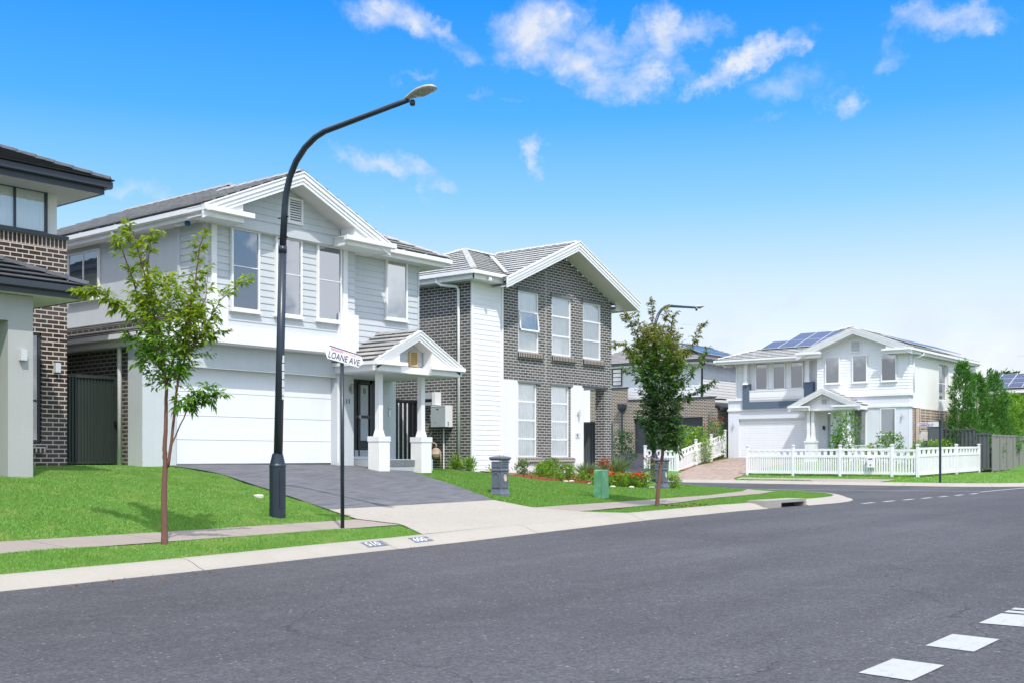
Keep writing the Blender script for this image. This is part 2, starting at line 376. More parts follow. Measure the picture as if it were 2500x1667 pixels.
# ------------------------------------------------------------------ mesh helper
class MB:
    def __init__(s): s.v = []; s.f = []; s.uv = []; s.cuts = []
    def cut(s): s.cuts.append(len(s.f))
    def face(s, pts, uv=None):
        i = len(s.v); s.v += [tuple(p) for p in pts]; s.f.append(tuple(range(i, i+len(pts)))); s.uv.append(uv)
    def box(s, x0, x1, y0, y1, z0, z1):
        if x0 > x1: x0, x1 = x1, x0
        if y0 > y1: y0, y1 = y1, y0
        if z0 > z1: z0, z1 = z1, z0
        a, b, c, d = (x0, y0, z0), (x1, y0, z0), (x1, y1, z0), (x0, y1, z0)
        e, f, g, h = (x0, y0, z1), (x1, y0, z1), (x1, y1, z1), (x0, y1, z1)
        for q in ((a, d, c, b), (e, f, g, h), (a, b, f, e), (b, c, g, f), (c, d, h, g), (d, a, e, h)): s.face(q)
        return s
    def obox(s, o, A, B, C):
        "box from corner o with edge vectors A,B,C (right handed)"
        o, A, B, C = map(Vector, (o, A, B, C))
        if A.cross(B).dot(C) < 0: A, B = B, A
        P = lambda i, j, k: o+A*i+B*j+C*k
        for q in (((0,0,0),(0,1,0),(1,1,0),(1,0,0)), ((0,0,1),(1,0,1),(1,1,1),(0,1,1)), ((0,0,0),(1,0,0),(1,0,1),(0,0,1)),
                  ((1,0,0),(1,1,0),(1,1,1),(1,0,1)), ((1,1,0),(0,1,0),(0,1,1),(1,1,1)), ((0,1,0),(0,0,0),(0,0,1),(0,1,1))):
            s.face([P(*k) for k in q])
        return s
    def prism(s, poly, d):
        "planar polygon (3d points) extruded by vector d"
        poly = [Vector(p) for p in poly]; d = Vector(d)
        n = Vector((0, 0, 0))
        for i in range(len(poly)): n += poly[i].cross(poly[(i+1) % len(poly)])
        if n.dot(d) > 0: poly = poly[::-1]
        top = [p+d for p in poly]
        s.face(poly); s.face(top[::-1])
        for i in range(len(poly)):
            j = (i+1) % len(poly); s.face([poly[j], poly[i], top[i], top[j]])
        return s
    def tube(s, pts, rad, n=10, cap=True):
        pts = [Vector(p) for p in pts]
        if not hasattr(rad, '__len__'): rad = [rad]*len(pts)
        rings = []; prev = None
        for i, p in enumerate(pts):
            d = (pts[min(i+1, len(pts)-1)]-pts[max(i-1, 0)]).normalized()
            if prev is None:
                a = d.orthogonal().normalized()
            else:
                a = (prev-d*prev.dot(d)).normalized()
            prev = a; b = d.cross(a)
            rings.append([p+(a*math.cos(2*math.pi*k/n)+b*math.sin(2*math.pi*k/n))*rad[i] for k in range(n)])
        base = len(s.v)
        for r in rings: s.v += [tuple(q) for q in r]
        for i in range(len(rings)-1):
            for k in range(n):
                k2 = (k+1) % n
                s.f.append((base+i*n+k, base+i*n+k2, base+(i+1)*n+k2, base+(i+1)*n+k)); s.uv.append(None)
        if cap:
            s.f.append(tuple(base+k for k in range(n))[::-1]); s.uv.append(None)
            s.f.append(tuple(base+(len(rings)-1)*n+k for k in range(n))); s.uv.append(None)
        return s
    def lathe(s, c, prof, n=20, square=False, rot=0):
        "profile [(r,z)...] round vertical axis at c; square=True gives 4 sides"
        if square: n = 4; rot += math.pi/4
        base = len(s.v)
        for r, z in prof:
            rr = r*math.sqrt(2) if square else r
            for k in range(n):
                a = rot+2*math.pi*k/n; s.v.append((c[0]+rr*math.cos(a), c[1]+rr*math.sin(a), c[2]+z))
        for i in range(len(prof)-1):
            for k in range(n):
                k2 = (k+1) % n
                s.f.append((base+i*n+k, base+i*n+k2, base+(i+1)*n+k2, base+(i+1)*n+k)); s.uv.append(None)
        s.f.append(tuple(base+k for k in range(n))[::-1]); s.uv.append(None)
        s.f.append(tuple(base+(len(prof)-1)*n+k for k in range(n))); s.uv.append(None)
        return s
    def build(s, name, mat, parent=None, smooth=False, **kw):
        cs = [c for c in s.cuts if 0 < c < len(s.f)]
        if cs:
            o = None; cs = [0]+cs+[len(s.f)]
            for a, b in zip(cs, cs[1:]):
                if a == b: continue
                q = MB(); idx = {}
                for f, u in zip(s.f[a:b], s.uv[a:b]):
                    for i in f:
                        if i not in idx: idx[i] = len(q.v); q.v.append(s.v[i])
                    q.f.append(tuple(idx[i] for i in f)); q.uv.append(u)
                o = q.build(name, mat, parent, smooth, **kw)
            return o
        base = Vector((0, 0, 0)); 
        if parent is not None: base = Vector(parent.get('_b', (0, 0, 0)))
        me = bpy.data.meshes.new(name)
        V = np.array(s.v, dtype=np.float64).reshape(-1, 3)
        Vl = V-np.array(base)
        me.from_pydata([tuple(p) for p in Vl], [], s.f)
        uvl = me.uv_layers.new(name='UVMap')
        data = np.zeros((len(me.loops), 2), dtype=np.float32); li = 0
        for f, u in zip(s.f, s.uv):
            k = len(f)
            if u is not None:
                data[li:li+k] = u
            else:
                P = V[list(f)]
                if k >= 3:
                    nrm = np.abs(np.cross(P[1]-P[0], P[2]-P[0]))
                    if nrm[2] >= nrm[0] and nrm[2] >= nrm[1]: data[li:li+k] = P[:, (0, 1)]
                    elif nrm[0] >= nrm[1]: data[li:li+k] = P[:, (1, 2)]
                    else: data[li:li+k] = P[:, (0, 2)]
            li += k
        uvl.data.foreach_set('uv', data.ravel())
        me.materials.append(MATS[mat])
        if smooth: me.polygons.foreach_set('use_smooth', [True]*len(me.polygons))
        o = bpy.data.objects.new(name, me); COL.objects.link(o)
        if parent is not None: o.parent = parent; o['_b'] = list(base)
        for k, v in kw.items(): o[k] = v
        return o
def thing(name, label, cat, loc=(0, 0, 0), group=None):
    o = bpy.data.objects.new(name, None); COL.objects.link(o); o.location = loc; o['_b'] = list(loc)
    o.empty_display_size = .3
    o['label'] = label; o['category'] = cat
    if group: o['group'] = group
    return o
def tag(o, label, cat, group=None):
    o['label'] = label; o['category'] = cat
    if group: o['group'] = group
    return o
def recenter(o, base):
    "move the origin of a single-mesh thing to its base"
    b = np.array(base); n = len(o.data.vertices); a = np.zeros(n*3); o.data.vertices.foreach_get('co', a)
    o.data.vertices.foreach_set('co', (a.reshape(-1, 3)-b).ravel()); o.location = base; o['_b'] = list(base)
    return o
def copy_tree(o, parent=None):
    c = o.copy(); COL.objects.link(c)
    if parent is not None: c.parent = parent
    for ch in list(o.children): copy_tree(ch, c)
    return c
def text_mesh(txt, size, mat, O, U, V, name, parent, extr=.003, sx=1.0):
    "flat lettering; O = lower-left, U = reading direction, V = up"
    cu = bpy.data.curves.new(name, 'FONT'); cu.body = txt; cu.size = size; cu.extrude = extr; cu.resolution_u = 3
    to = bpy.data.objects.new('tmp', cu); COL.objects.link(to)
    dg = bpy.context.evaluated_depsgraph_get(); me = bpy.data.meshes.new_from_object(to.evaluated_get(dg))
    COL.objects.unlink(to); bpy.data.objects.remove(to)
    O, U, V = Vector(O), Vector(U).normalized(), Vector(V).normalized(); N = U.cross(V)
    b = Vector(parent.get('_b', (0, 0, 0))) if parent is not None else Vector((0, 0, 0))
    for v in me.vertices: 
        c = v.co.copy(); v.co = O+U*c.x*sx+V*c.y+N*c.z-b
    me.materials.clear(); me.materials.append(MATS[mat])
    o = bpy.data.objects.new(name, me); COL.objects.link(o)
    if parent is not None: o.parent = parent; o['_b'] = list(b)
    return o

# --- planar polygon tools
def clipv(poly, v, keep_above):
    out = []
    for i in range(len(poly)):
        a, b = poly[i], poly[(i+1) % len(poly)]
        ia = (a[1] >= v) == keep_above or a[1] == v; ib = (b[1] >= v) == keep_above or b[1] == v
        if ia: out.append(a)
        if ia != ib:
            k = (v-a[1])/(b[1]-a[1]); out.append((a[0]+(b[0]-a[0])*k, v))
    return out
def lapped(mb, O, U, V, N, polys, pitch, t, v0=0.0, t2=0.0, nose=False):
    "overlapping boards / tile courses on the plane O,U,V; N outward; polys convex [(u,v)..]"
    O, U, V, N = map(Vector, (O, U, V, N))
    for poly in polys:
        lo = min(p[1] for p in poly); hi = max(p[1] for p in poly)
        k = math.floor((lo-v0)/pitch)
        while v0+k*pitch < hi-1e-6:
            a = v0+k*pitch; b = a+pitch; k += 1
            q = clipv(poly, max(a, lo), True)
            if len(q) < 3: continue
            q = clipv(q, min(b, hi), False)
            if len(q) < 3: continue
            if max(p[1] for p in q)-min(p[1] for p in q) < 1e-4: continue
            off = lambda v: t+(t2-t)*(v-a)/pitch
            pts = [O+U*p[0]+V*p[1]+N*off(p[1]) for p in q]
            nn = (pts[1]-pts[0]).cross(pts[2]-pts[0])
            if len(pts) > 3 and nn.length < 1e-9: nn = (pts[2]-pts[0]).cross(pts[3]-pts[0])
            uv = [(p[0], p[1]) for p in q]
            if nn.dot(N) < 0: pts = pts[::-1]; uv = uv[::-1]
            mb.face(pts, uv)
            m = min(p[1] for p in q); bot = [p for p in q if abs(p[1]-m) < 1e-6]
            if len(bot) >= 2 and t > .001:
                u0 = min(p[0] for p in bot); u1 = max(p[0] for p in bot)
                A = O+U*u0+V*m; B = O+U*u1+V*m; h = off(m)
                if nose:   # tile nose oversails a recessed gap
                    f = [A+N*(h-.02), B+N*(h-.02), B+N*h, A+N*h]
                    mb.face(f if (f[1]-f[0]).cross(f[2]-f[0]).dot(V) < 0 else f[::-1], [(u0, m), (u1, m), (u1, m+.01), (u0, m+.01)])
                    A2, B2 = A+V*.045, B+V*.045
                    f = [A2+N*(h-.022), B2+N*(h-.022), B+N*(h-.02), A+N*(h-.02)]; mb.face(f)
                    A, B = A2, B2; h -= .022
                f = [A+N*(t2-.002), B+N*(t2-.002), B+N*h, A+N*h]
                nn = (f[1]-f[0]).cross(f[2]-f[0])
                if nn.dot(V) > 0: f = f[::-1]
                mb.face(f, [(u0, m), (u1, m), (u1, m+.01), (u0, m+.01)])
def wallgrid(mb, O, U, N, u0, u1, z0, z1, holes=(), reveal=.1):
    "flat wall with rectangular openings (u0,u1,z0,z1) and reveals; plane through O, along U, z absolute"
    O, U, N = Vector(O), Vector(U), Vector(N)
    us = sorted({u0, u1, *[h[0] for h in holes], *[h[1] for h in holes]}); zs = sorted({z0, z1, *[h[2] for h in holes], *[h[3] for h in holes]})
    us = [u for u in us if u0 <= u <= u1]; zs = [z for z in zs if z0 <= z <= z1]
    P = lambda u, z, d=0: Vector((O.x+U.x*u+N.x*d, O.y+U.y*u+N.y*d, z))
    flip = U.cross(Vector((0, 0, 1))).dot(N) < 0
    def fc(p, uv): mb.face(p[::-1] if flip else p, uv[::-1] if flip else uv)
    for a, b in zip(us, us[1:]):
        for c, d in zip(zs, zs[1:]):
            m = ((a+b)/2, (c+d)/2)
            if any(h[0] < m[0] < h[1] and h[2] < m[1] < h[3] for h in holes): continue
            fc([P(a, c), P(b, c), P(b, d), P(a, d)], [(a, c), (b, c), (b, d), (a, d)])
    for a, b, c, d in holes:
        if c > z0: fc([P(a, c), P(a, c, -reveal), P(b, c, -reveal), P(b, c)][::-1], [(a, c), (a, c+.1), (b, c+.1), (b, c)])
        fc([P(a, d), P(a, d, -reveal), P(b, d, -reveal), P(b, d)], [(a, d), (a, d+.1), (b, d+.1), (b, d)])
        fc([P(a, c), P(a, d), P(a, d, -reveal), P(a, c, -reveal)][::-1], [(0, c), (0, d), (.1, d), (.1, c)])
        fc([P(b, c), P(b, c, -reveal), P(b, d, -reveal), P(b, d)][::-1], [(0, c), (.1, c), (.1, d), (0, d)])
def window(parent, O, U, N, w, h, bars=(), fw=.05, depth=.07, mat='white_paint', back='curtain_cloth', backkind='curtain',
           sill=None, vbars=(), back_drop=1.0, inner=.03, bt=1.0):
    "O = lower-left-back corner on the wall, U along, N out. frame box stands `depth` proud of O"
    O, U, N = Vector(O), Vector(U), Vector(N); Z = Vector((0, 0, 1))
    f = MB()
    f.obox(O, U*fw, Z*h, N*depth); f.obox(O+U*(w-fw), U*fw, Z*h, N*depth)
    f.obox(O+U*fw, U*(w-2*fw), Z*fw, N*depth); f.obox(O+U*fw+Z*(h-fw), U*(w-2*fw), Z*fw, N*depth)
    for b in bars: f.obox(O+U*fw+Z*(h*b-fw*.45*bt), U*(w-2*fw), Z*fw*.9*bt, N*(depth*.85))
    for b in vbars: f.obox(O+U*(w*b-fw*.4)+Z*fw, U*fw*.8, Z*(h-2*fw), N*(depth*.85))
    if sill: f.obox(O-U*.03-Z*.05, U*(w+.06), Z*.048, N*(depth+sill))
    win = f.build('window', mat, parent)
    p = MB(); d = depth*.62
    q = [O+U*(fw*.5)+Z*(fw*.5)+N*d, O+U*(w-fw*.5)+Z*(fw*.5)+N*d, O+U*(w-fw*.5)+Z*(h-fw*.5)+N*d, O+U*(fw*.5)+Z*(h-fw*.5)+N*d]
    if U.cross(Z).dot(N) < 0: q = q[::-1]
    p.face(q); p.build('pane', 'window_glass', win)
    c = MB(); d0 = inner*.3
    if backkind == 'curtain':
        n = max(12, int(w/.035)); amp = .012
        cols = []
        for i in range(n+1):
            u = fw*.4+(w-fw*.8)*i/n; a = amp*(math.sin(i*1.9+random.random()*.8)+.4*math.sin(i*.7))
            cols.append(O+U*u+N*(d0+amp*1.2+a))
        m = c
        for i in range(n):
            z0 = fw*.4; z1 = h-fw*.4
            q = [cols[i]+Z*z0, cols[i+1]+Z*z0, cols[i+1]+Z*z1, cols[i]+Z*z1]
            if U.cross(Z).dot(N) < 0: q = q[::-1]
            m.face(q)
        c.build('curtain', back, win)
    else:
        zb = fw*.4+(h-fw*.8)*(1-back_drop)
        q = [O+U*fw*.4+Z*zb+N*d0*1.5, O+U*(w-fw*.4)+Z*zb+N*d0*1.5, O+U*(w-fw*.4)+Z*(h-fw*.4)+N*d0*1.5, O+U*fw*.4+Z*(h-fw*.4)+N*d0*1.5]
        if U.cross(Z).dot(N) < 0: q = q[::-1]
        c.face(q); c.build('blind', back, win)
        if back_drop < 1:
            e = MB(); q = [O+U*fw*.4+Z*fw*.4+N*.002, O+U*(w-fw*.4)+Z*fw*.4+N*.002, O+U*(w-fw*.4)+Z*(h-fw*.4)+N*.002, O+U*fw*.4+Z*(h-fw*.4)+N*.002]
            if U.cross(Z).dot(N) < 0: q = q[::-1]
            e.face(q); e.build('room', 'dark_room', win)
    return win
def roofp(mb, poly_xy, e0, up, slope, t=.045, pitch=.35):
    "tile courses on a slope. poly in plan; e0 = (x,y,z) point on the eave; up = unit xy up-slope direction"
    up = Vector((up[0], up[1], 0)).normalized(); al = Vector((-up.y, up.x, 0))
    L = math.sqrt(1+slope*slope); V = Vector((up.x, up.y, slope))/L; N = al.cross(V)
    if N.z < 0: al = -al; N = al.cross(V)
    O = Vector(e0); q = []
    for x, y in poly_xy:
        d = Vector((x-O.x, y-O.y, 0)); q.append((d.dot(al), d.dot(up)*L))
    lapped(mb, O, al, V, N, [q], pitch, t, nose=True)
def ridge_caps(mb, a, b, r=.09, up=.02):
    a, b = Vector(a), Vector(b); n = max(1, int((b-a).length/.36)); d = (b-a)/n; s = d.cross(Vector((0, 0, 1))).normalized()
    for i in range(n):
        p = a+d*i; q = a+d*(i+1.06)
        for sg in (1, -1):
            mb.face([p+Vector((0, 0, .06+up)), q+Vector((0, 0, .045+up)), q+s*sg*r*.95+Vector((0, 0, -.03+up)), p+s*sg*r+Vector((0, 0, -.015+up))][::sg])
        mb.face([p+s*r+Vector((0, 0, -.015+up)), p+Vector((0, 0, .06+up)), p-s*r+Vector((0, 0, -.015+up))])
    mb.cut()
GJ = [0]
def gutter(mb, a, b, out, h=.12, w=.12, z_in=.0):
    "quad gutter running a->b with its front edge on the line, hanging h below; out = outward unit vector"
    a, b, o = Vector(a), Vector(b), Vector(out); Z = Vector((0, 0, 1)); d = (b-a).normalized()
    GJ[0] = (GJ[0]+1) % 5; j = GJ[0]*.0019; a = a-Z*j-o*j+d*j; b = b-Z*j-o*j-d*j
    mb.obox(a-Z*h-o*w, b-a, o*(w-.025), Z*(h-.03)); mb.obox(a-Z*(h*.9)-o*.0245-d*.001, b-a+d*.002, o*.0245, Z*h*.9); mb.cut()
def downpipe(parent, pts, mat='white_paint', r=.045, brackets=()):
    m = MB(); m.tube(pts, r, 10); return m.build('downpipe', mat, parent, smooth=True)
def vent(parent, O, U, N, w, h, mat='white_paint', slats=9):
    O, U, N = map(Vector, (O, U, N)); Z = Vector((0, 0, 1)); m = MB(); f = .05 if w > .35 else .03
    m.obox(O, U*f, Z*h, N*.045); m.obox(O+U*(w-f), U*f, Z*h, N*.045); m.obox(O+U*f, U*(w-2*f), Z*f, N*.045); m.obox(O+U*f+Z*(h-f), U*(w-2*f), Z*f, N*.045)
    v = m.build('gable_vent', mat, parent)
    s = MB(); n = slats; p = (h-2*f)/n
    for i in range(n):
        b = O+U*f+Z*(f+p*i); a1 = b+N*.035; a2 = b+Z*p*.75+N*.008
        s.face([a1, a1+U*(w-2*f), a2+U*(w-2*f), a2]); s.face([a1+Z*.008, a1, a2, a2+Z*.008])
    s.build('louvre', mat, v)
    k = MB(); q = [O+U*f+Z*f+N*.002, O+U*(w-f)+Z*f+N*.002, O+U*(w-f)+Z*(h-f)+N*.002, O+U*f+Z*(h-f)+N*.002]
    if U.cross(Z).dot(N) < 0: q = q[::-1]
    k.face(q); k.build('backing', 'dark_room' if mat != 'tan_vent' else 'meter_tan', v)
    return v
XP, XN, YP, YN, ZP = (1, 0, 0), (-1, 0, 0), (0, 1, 0), (0, -1, 0), (0, 0, 1)

# ------------------------------------------------------------------ terrain
def interp(v, xs, zs):
    return float(np.interp(v, xs, zs))
def ze(x): return interp(x, [-40, 0, 6.3, 9.2, 11.6, 13.5, 17, 20, 24, 37, 47, 60, 200], [0.0, .04, .09, .12, .16, .18, .25, .31, .35, .37, .42, .44, .6])
TY = [12.5, 13.05, 14, 15.2, 16.6, 18.9, 20.5, 21.56, 22.5, 60]
TX = [0, 6, 10, 14, 20, 24, 28, 33]
TZ = [[.05, .18, .34, .42, .84, 1.28, 1.40, 1.45, 1.46, 1.5],
      [.09, .22, .38, .45, .85, 1.29, 1.42, 1.46, 1.47, 1.5],
      [.13, .26, .40, .45, .82, 1.27, 1.42, 1.46, 1.47, 1.5],
      [.18, .31, .42, .47, .70, 1.05, 1.33, 1.46, 1.47, 1.5],
      [.31, .42, .45, .51, .75, 1.08, 1.31, 1.42, 1.42, 1.45],
      [.35, .46, .48, .52, .66, .93, 1.14, 1.26, 1.30, 1.35],
      [.35, .47, .50, .52, .60, .72, .84, .98, 1.12, 1.2],
      [.35, .47, .50, .52, .55, .62, .72, .88, 1.05, 1.15]]
TZ = np.array(TZ)
EY = [12.5, 13.1, 17.7, 20, 23, 31, 34, 80]
EX = [47, 47.55, 49, 51, 54, 57.7, 70, 200]
EZ = np.array([[.42, .54, .54, .56, .60, .62, .7, .9], [.42, .54, .55, .57, .62, .66, .75, .9], [.42, .54, .60, .71, .75, .82, .98, 1.2],
               [.42, .54, .60, .73, 1.0, 1.35, 1.5, 1.8], [.42, .54, .60, .73, 1.15, 1.55, 1.65, 1.8], [.42, .54, .60, .73, 1.15, 1.6, 1.7, 1.8],
               [.42, .54, .60, .85, 1.35, 1.85, 1.85, 1.9], [.42, .54, .60, .85, 1.35, 1.85, 1.85, 1.9]])
def bil(x, y, xs, ys, Zt):
    x = min(max(x, xs[0]), xs[-1]); y = min(max(y, ys[0]), ys[-1])
    i = min(max(int(np.searchsorted(xs, x))-1, 0), len(xs)-2); j = min(max(int(np.searchsorted(ys, y))-1, 0), len(ys)-2)
    a = (x-xs[i])/(xs[i+1]-xs[i]); b = (y-ys[j])/(ys[j+1]-ys[j])
    return Zt[i][j]*(1-a)*(1-b)+Zt[i+1][j]*a*(1-b)+Zt[i][j+1]*(1-a)*b+Zt[i+1][j+1]*a*b
def kerbdist(x, y):
    "distance inside the west block from the side-street kerb line"
    if y >= 20.5: return 37.1-x
    if x > 29.1: return 8.0-math.hypot(x-29.1, y-20.5)
    return 99.0
def H(x, y):
    if x < 42:
        z = bil(x, y, TX, TY, TZ); d = kerbdist(x, y)-.55
        if d < 30:
            cap = .49+.02*max(0, min(d, 1.6))+.24*max(0, d-1.6)
            z = min(z, cap)
        return z
    return bil(x, y, EX, EY, EZ.T) if True else 0
def ribbon(name, A, B, nu, nv, mat, dz=0.0, kind='structure', hf=H, drop=.0):
    "sheet between two edge polylines, lying on the terrain"
    def res(P, n):
        P = [Vector((p[0], p[1], 0)) for p in P]; L = [0]
        for a, b in zip(P, P[1:]): L.append(L[-1]+(b-a).length)
        out = []
        for i in range(n+1):
            s = L[-1]*i/n; k = max(0, min(len(L)-2, int(np.searchsorted(L, s))-1)); f = (s-L[k])/max(1e-9, L[k+1]-L[k])
            out.append(P[k].lerp(P[k+1], f))
        return out, L[-1]
    a, la = res(A, nu); b, lb = res(B, nu); m = MB()
    for i in range(nu+1):
        for j in range(nv+1):
            p = a[i].lerp(b[i], j/nv); m.v.append((p.x, p.y, hf(p.x, p.y)+dz))
    for i in range(nu):
        for j in range(nv):
            k = i*(nv+1)+j; q = (k, k+nv+1, k+nv+2, k+1)
            P = [Vector(m.v[t]) for t in q]
            uv = [(la*i/nu, j/nv*2), (la*(i+1)/nu, j/nv*2), (la*(i+1)/nu, (j+1)/nv*2), (la*i/nu, (j+1)/nv*2)]
            if (P[1]-P[0]).cross(P[2]-P[0]).z < 0: q = q[::-1]; uv = uv[::-1]
            m.f.append(q); m.uv.append(uv)
    o = m.build(name, mat); o['kind'] = kind
    return o
def heightgrid(name, xs, ys, hf, mat, dz=0, skip=None):
    m = MB(); nx, ny = len(xs), len(ys)
    for x in xs:
        for y in ys: m.v.append((x, y, hf(x, y)+dz))
    for i in range(nx-1):
        for j in range(ny-1):
            if skip and skip((xs[i]+xs[i+1])/2, (ys[j]+ys[j+1])/2): continue
            k = i*ny+j; m.f.append((k, k+ny, k+ny+1, k+1)); m.uv.append(None)
    o = m.build(name, mat); o['kind'] = 'structure'; return o
# far ground reaching the horizon
g = MB(); g.face([(-600, -700, -.12), (1500, -700, -.12), (1500, 1500, -.12), (-600, 1500, -.12)]); g.build('ground', 'ground_grass')['kind'] = 'structure'
zr = lambda x, y: ze(x)-.004*(12.5-min(y, 12.5))
xs = list(np.arange(-45, 60, 1.0))+list(range(60, 201, 10))
m = heightgrid('road', xs, list(np.arange(-9, 13.01, 1.0)), zr, 'asphalt')
heightgrid('side_road', list(np.arange(29, 50.1, 1.0)), list(np.arange(13.0, 90, 1.0)), lambda x, y: ze(x), 'asphalt')
# west block ground
WX = sorted(set(list(np.arange(-40, 29.01, 1.0))+[29.1]+list(np.arange(29.5, 36.6, .5))+[36.55]))
WYS = [13.05, 13.5, 14, 14.6, 15.2, 15.9, 16.6, 17.5, 18.2, 18.9, 19.7, 20.5, 21, 21.56, 22.1, 22.5, 24, 27, 30, 40, 60]
def hw(x, y): return H(x, y)-.03
m = MB(); 
def fit(x, y):
    "pull points lying beyond the corner arc back onto the kerb's inner edge"
    if y < 20.5 and x > 29.1:
        r = math.hypot(x-29.1, y-20.5)
        if r > 7.44: k = 7.44/r; return 29.1+(x-29.1)*k, 20.5+(y-20.5)*k
    return x, y
ny = len(WYS)
for x in WX:
    for y in WYS:
        a, b = fit(x, y); m.v.append((a, b, hw(a, b)))
for i in range(len(WX)-1):
    for j in range(ny-1):
        k = i*ny+j; q = (k, k+ny, k+ny+1, k+1)
        if WX[i] > 29.1 and all(math.hypot(fx-29.1, fy-20.5) > 8.2 and fy < 20.5 for fx, fy in ((WX[i], WYS[j]), (WX[i+1], WYS[j]), (WX[i+1], WYS[j+1]), (WX[i], WYS[j+1]))): continue
        m.f.append(q); m.uv.append(None)
m.build('verge_ground', 'ground_grass')['kind'] = 'structure'
def he(x, y): return H(x, y)
EXS = [47.55, 48, 48.5, 49, 50, 51, 52, 53, 54, 55, 56, 57.7, 60, 64, 70, 80, 100, 140, 200]
EYS = [13.05, 14, 15, 16, 17, 17.7, 18.8, 20, 21.5, 23, 25, 27, 29, 31, 32.5, 34, 38, 46, 60, 90]
def fite(x, y):
    if x < 50 and y < 15.5:
        r = math.hypot(x-50, y-15.5)
        if r > 2.45: k = 2.45/r; return 50+(x-50)*k, 15.5+(y-15.5)*k
    return x, y
m = MB(); ny = len(EYS)
for x in EXS:
    for y in EYS:
        a, b = fite(x, y); m.v.append((a, b, H(max(a, 47.55), b)-.03))
for i in range(len(EXS)-1):
    for j in range(ny-1):
        k = i*ny+j; m.f.append((k, k+ny, k+ny+1, k+1)); m.uv.append(None)
m.build('east_ground', 'ground_grass')['kind'] = 'structure'

# kerbs
def kerb(name, path, side=1, w=.55, gap=None):
    prof = [(-.02, -.03), (0, .006), (.12, .035), (.24, .085), (.34, .115), (.42, .126), (w, .13), (w+.01, .0)]
    m = MB(); L = 0; P = [Vector((p[0], p[1], 0)) for p in path]; rows = []
    for i, p in enumerate(P):
        d = (P[min(i+1, len(P)-1)]-P[max(i-1, 0)]).normalized(); n = Vector((-d.y, d.x, 0))*side
        if i: L += (p-P[i-1]).length
        z = ze(p.x)
        rows.append([(p.x+n.x*o, p.y+n.y*o, z+h) for o, h in prof]+[L])
    K = len(prof); base = 0
    for r in rows: m.v += r[:K]
    for i in range(len(rows)-1):
        l0, l1 = rows[i][K], rows[i+1][K]
        if gap and gap[0] < (P[i].x+P[i+1].x)/2 < gap[1] and P[i].y < 12.8: continue
        for j in range(K-1):
            q = (i*K+j, (i+1)*K+j, (i+1)*K+j+1, i*K+j+1)
            uv = [(l0, prof[j][0]), (l1, prof[j][0]), (l1, prof[j+1][0]), (l0, prof[j+1][0])]
            if side < 0: q = q[::-1]; uv = uv[::-1]
            m.f.append(q); m.uv.append(uv)
    o = m.build(name, 'kerb_concrete', smooth=False); o['kind'] = 'structure'; return o
arc = lambda cx, cy, r, a0, a1, n: [(cx+r*math.cos(R(a0+(a1-a0)*i/n)), cy+r*math.sin(R(a0+(a1-a0)*i/n))) for i in range(n+1)]
kerb('kerb', [(x, 12.5) for x in np.arange(-45, 25.1, 1.0)]+[(25.4, 12.5), (27.7, 12.5), (28.4, 12.5)]+arc(29.1, 20.5, 8, -90, 0, 24)+[(37.1, y) for y in np.arange(21, 90, 2.0)], 1, gap=(25.4, 27.7))
kerb('east_kerb', [(47, y) for y in np.arange(89, 15.6, -2.0)]+arc(50, 15.5, 3, 180, 270, 12)+[(x, 12.5) for x in list(np.arange(51, 60, 1.0))+list(range(60, 201, 10))], 1)
# storm drain pit let into the kerb
dp = thing('storm_drain', 'concrete kerb inlet with dark opening beside the road near the corner', 'storm drain', (26.5, 12.6, .35))
m = MB(); m.box(25.38, 27.72, 12.56, 13.06, .465, .54); m.box(25.38, 26.25, 12.55, 13.05, .3, .465); m.box(27.6, 27.72, 12.55, 13.05, .3, .465); m.build('lintel', 'pale_slab', dp)
m = MB(); m.box(26.25, 27.6, 12.85, 13.04, .2, .464); m.box(25.4, 27.7, 12.5, 13.0, .335, .345); m.build('opening', 'dark_room', dp)

# paved surfaces
ribbon('footpath', [(x, 14.02) for x in (-40, 0, 14.4)], [(x, 15.2) for x in (-40, 0, 14.4)], 60, 3, 'path_concrete')
ribbon('footpath', [(19.5, 14.05), (24, 14.3), (27.1, 14.95), (30.9, 15.4), (33.3, 16.1)], [(19.5, 15.2), (24, 15.3), (28.2, 15.65), (31.5, 16.4), (34.9, 17.8)], 40, 3, 'path_concrete')
ribbon('driveway_crossover', [(13.75, 13.06), (14.2, 14.0), (14.25, 15.2), (14.35, 16.05)], [(20.1, 13.06), (19.5, 14.0), (19.45, 15.2), (19.2, 16.05)], 14, 10, 'aggregate', .012)
ribbon('driveway', [(14.35, 16.06), (14.7, 18.5), (14.85, 20), (14.4, 21.2), (14.3, 21.9)], [(19.2, 16.06), (20.0, 18), (20.75, 20.0), (21.9, 21.3), (23.2, 22.1)], 20, 14, 'slate_drive', .012)
ribbon('driveway', [(47.5, 25.0), (49, 25.9), (51, 26.35), (54, 26.3), (57.9, 25.0)], [(47.5, 28.5), (49, 29.6), (51, 30.3), (54, 30.75), (57.9, 30.6)], 20, 12, 'brown_drive', .012)
ribbon('driveway', [(47.5, 31.8), (49, 32.2), (53, 32.6), (58.5, 32.7)], [(47.5, 38.3), (49, 38), (53, 37.9), (58.5, 37.9)], 20, 12, 'dark_drive', .012)
ribbon('footpath', [(48.35, 18.2), (48.35, 25.5)], [(49.45, 18.2), (49.5, 25.8)], 12, 3, 'path_concrete', .01)
ribbon('path_apron', [(47.55, 18.2), (47.55, 21.2)], [(48.36, 18.2), (48.36, 21.9)], 6, 3, 'path_concrete', .012)

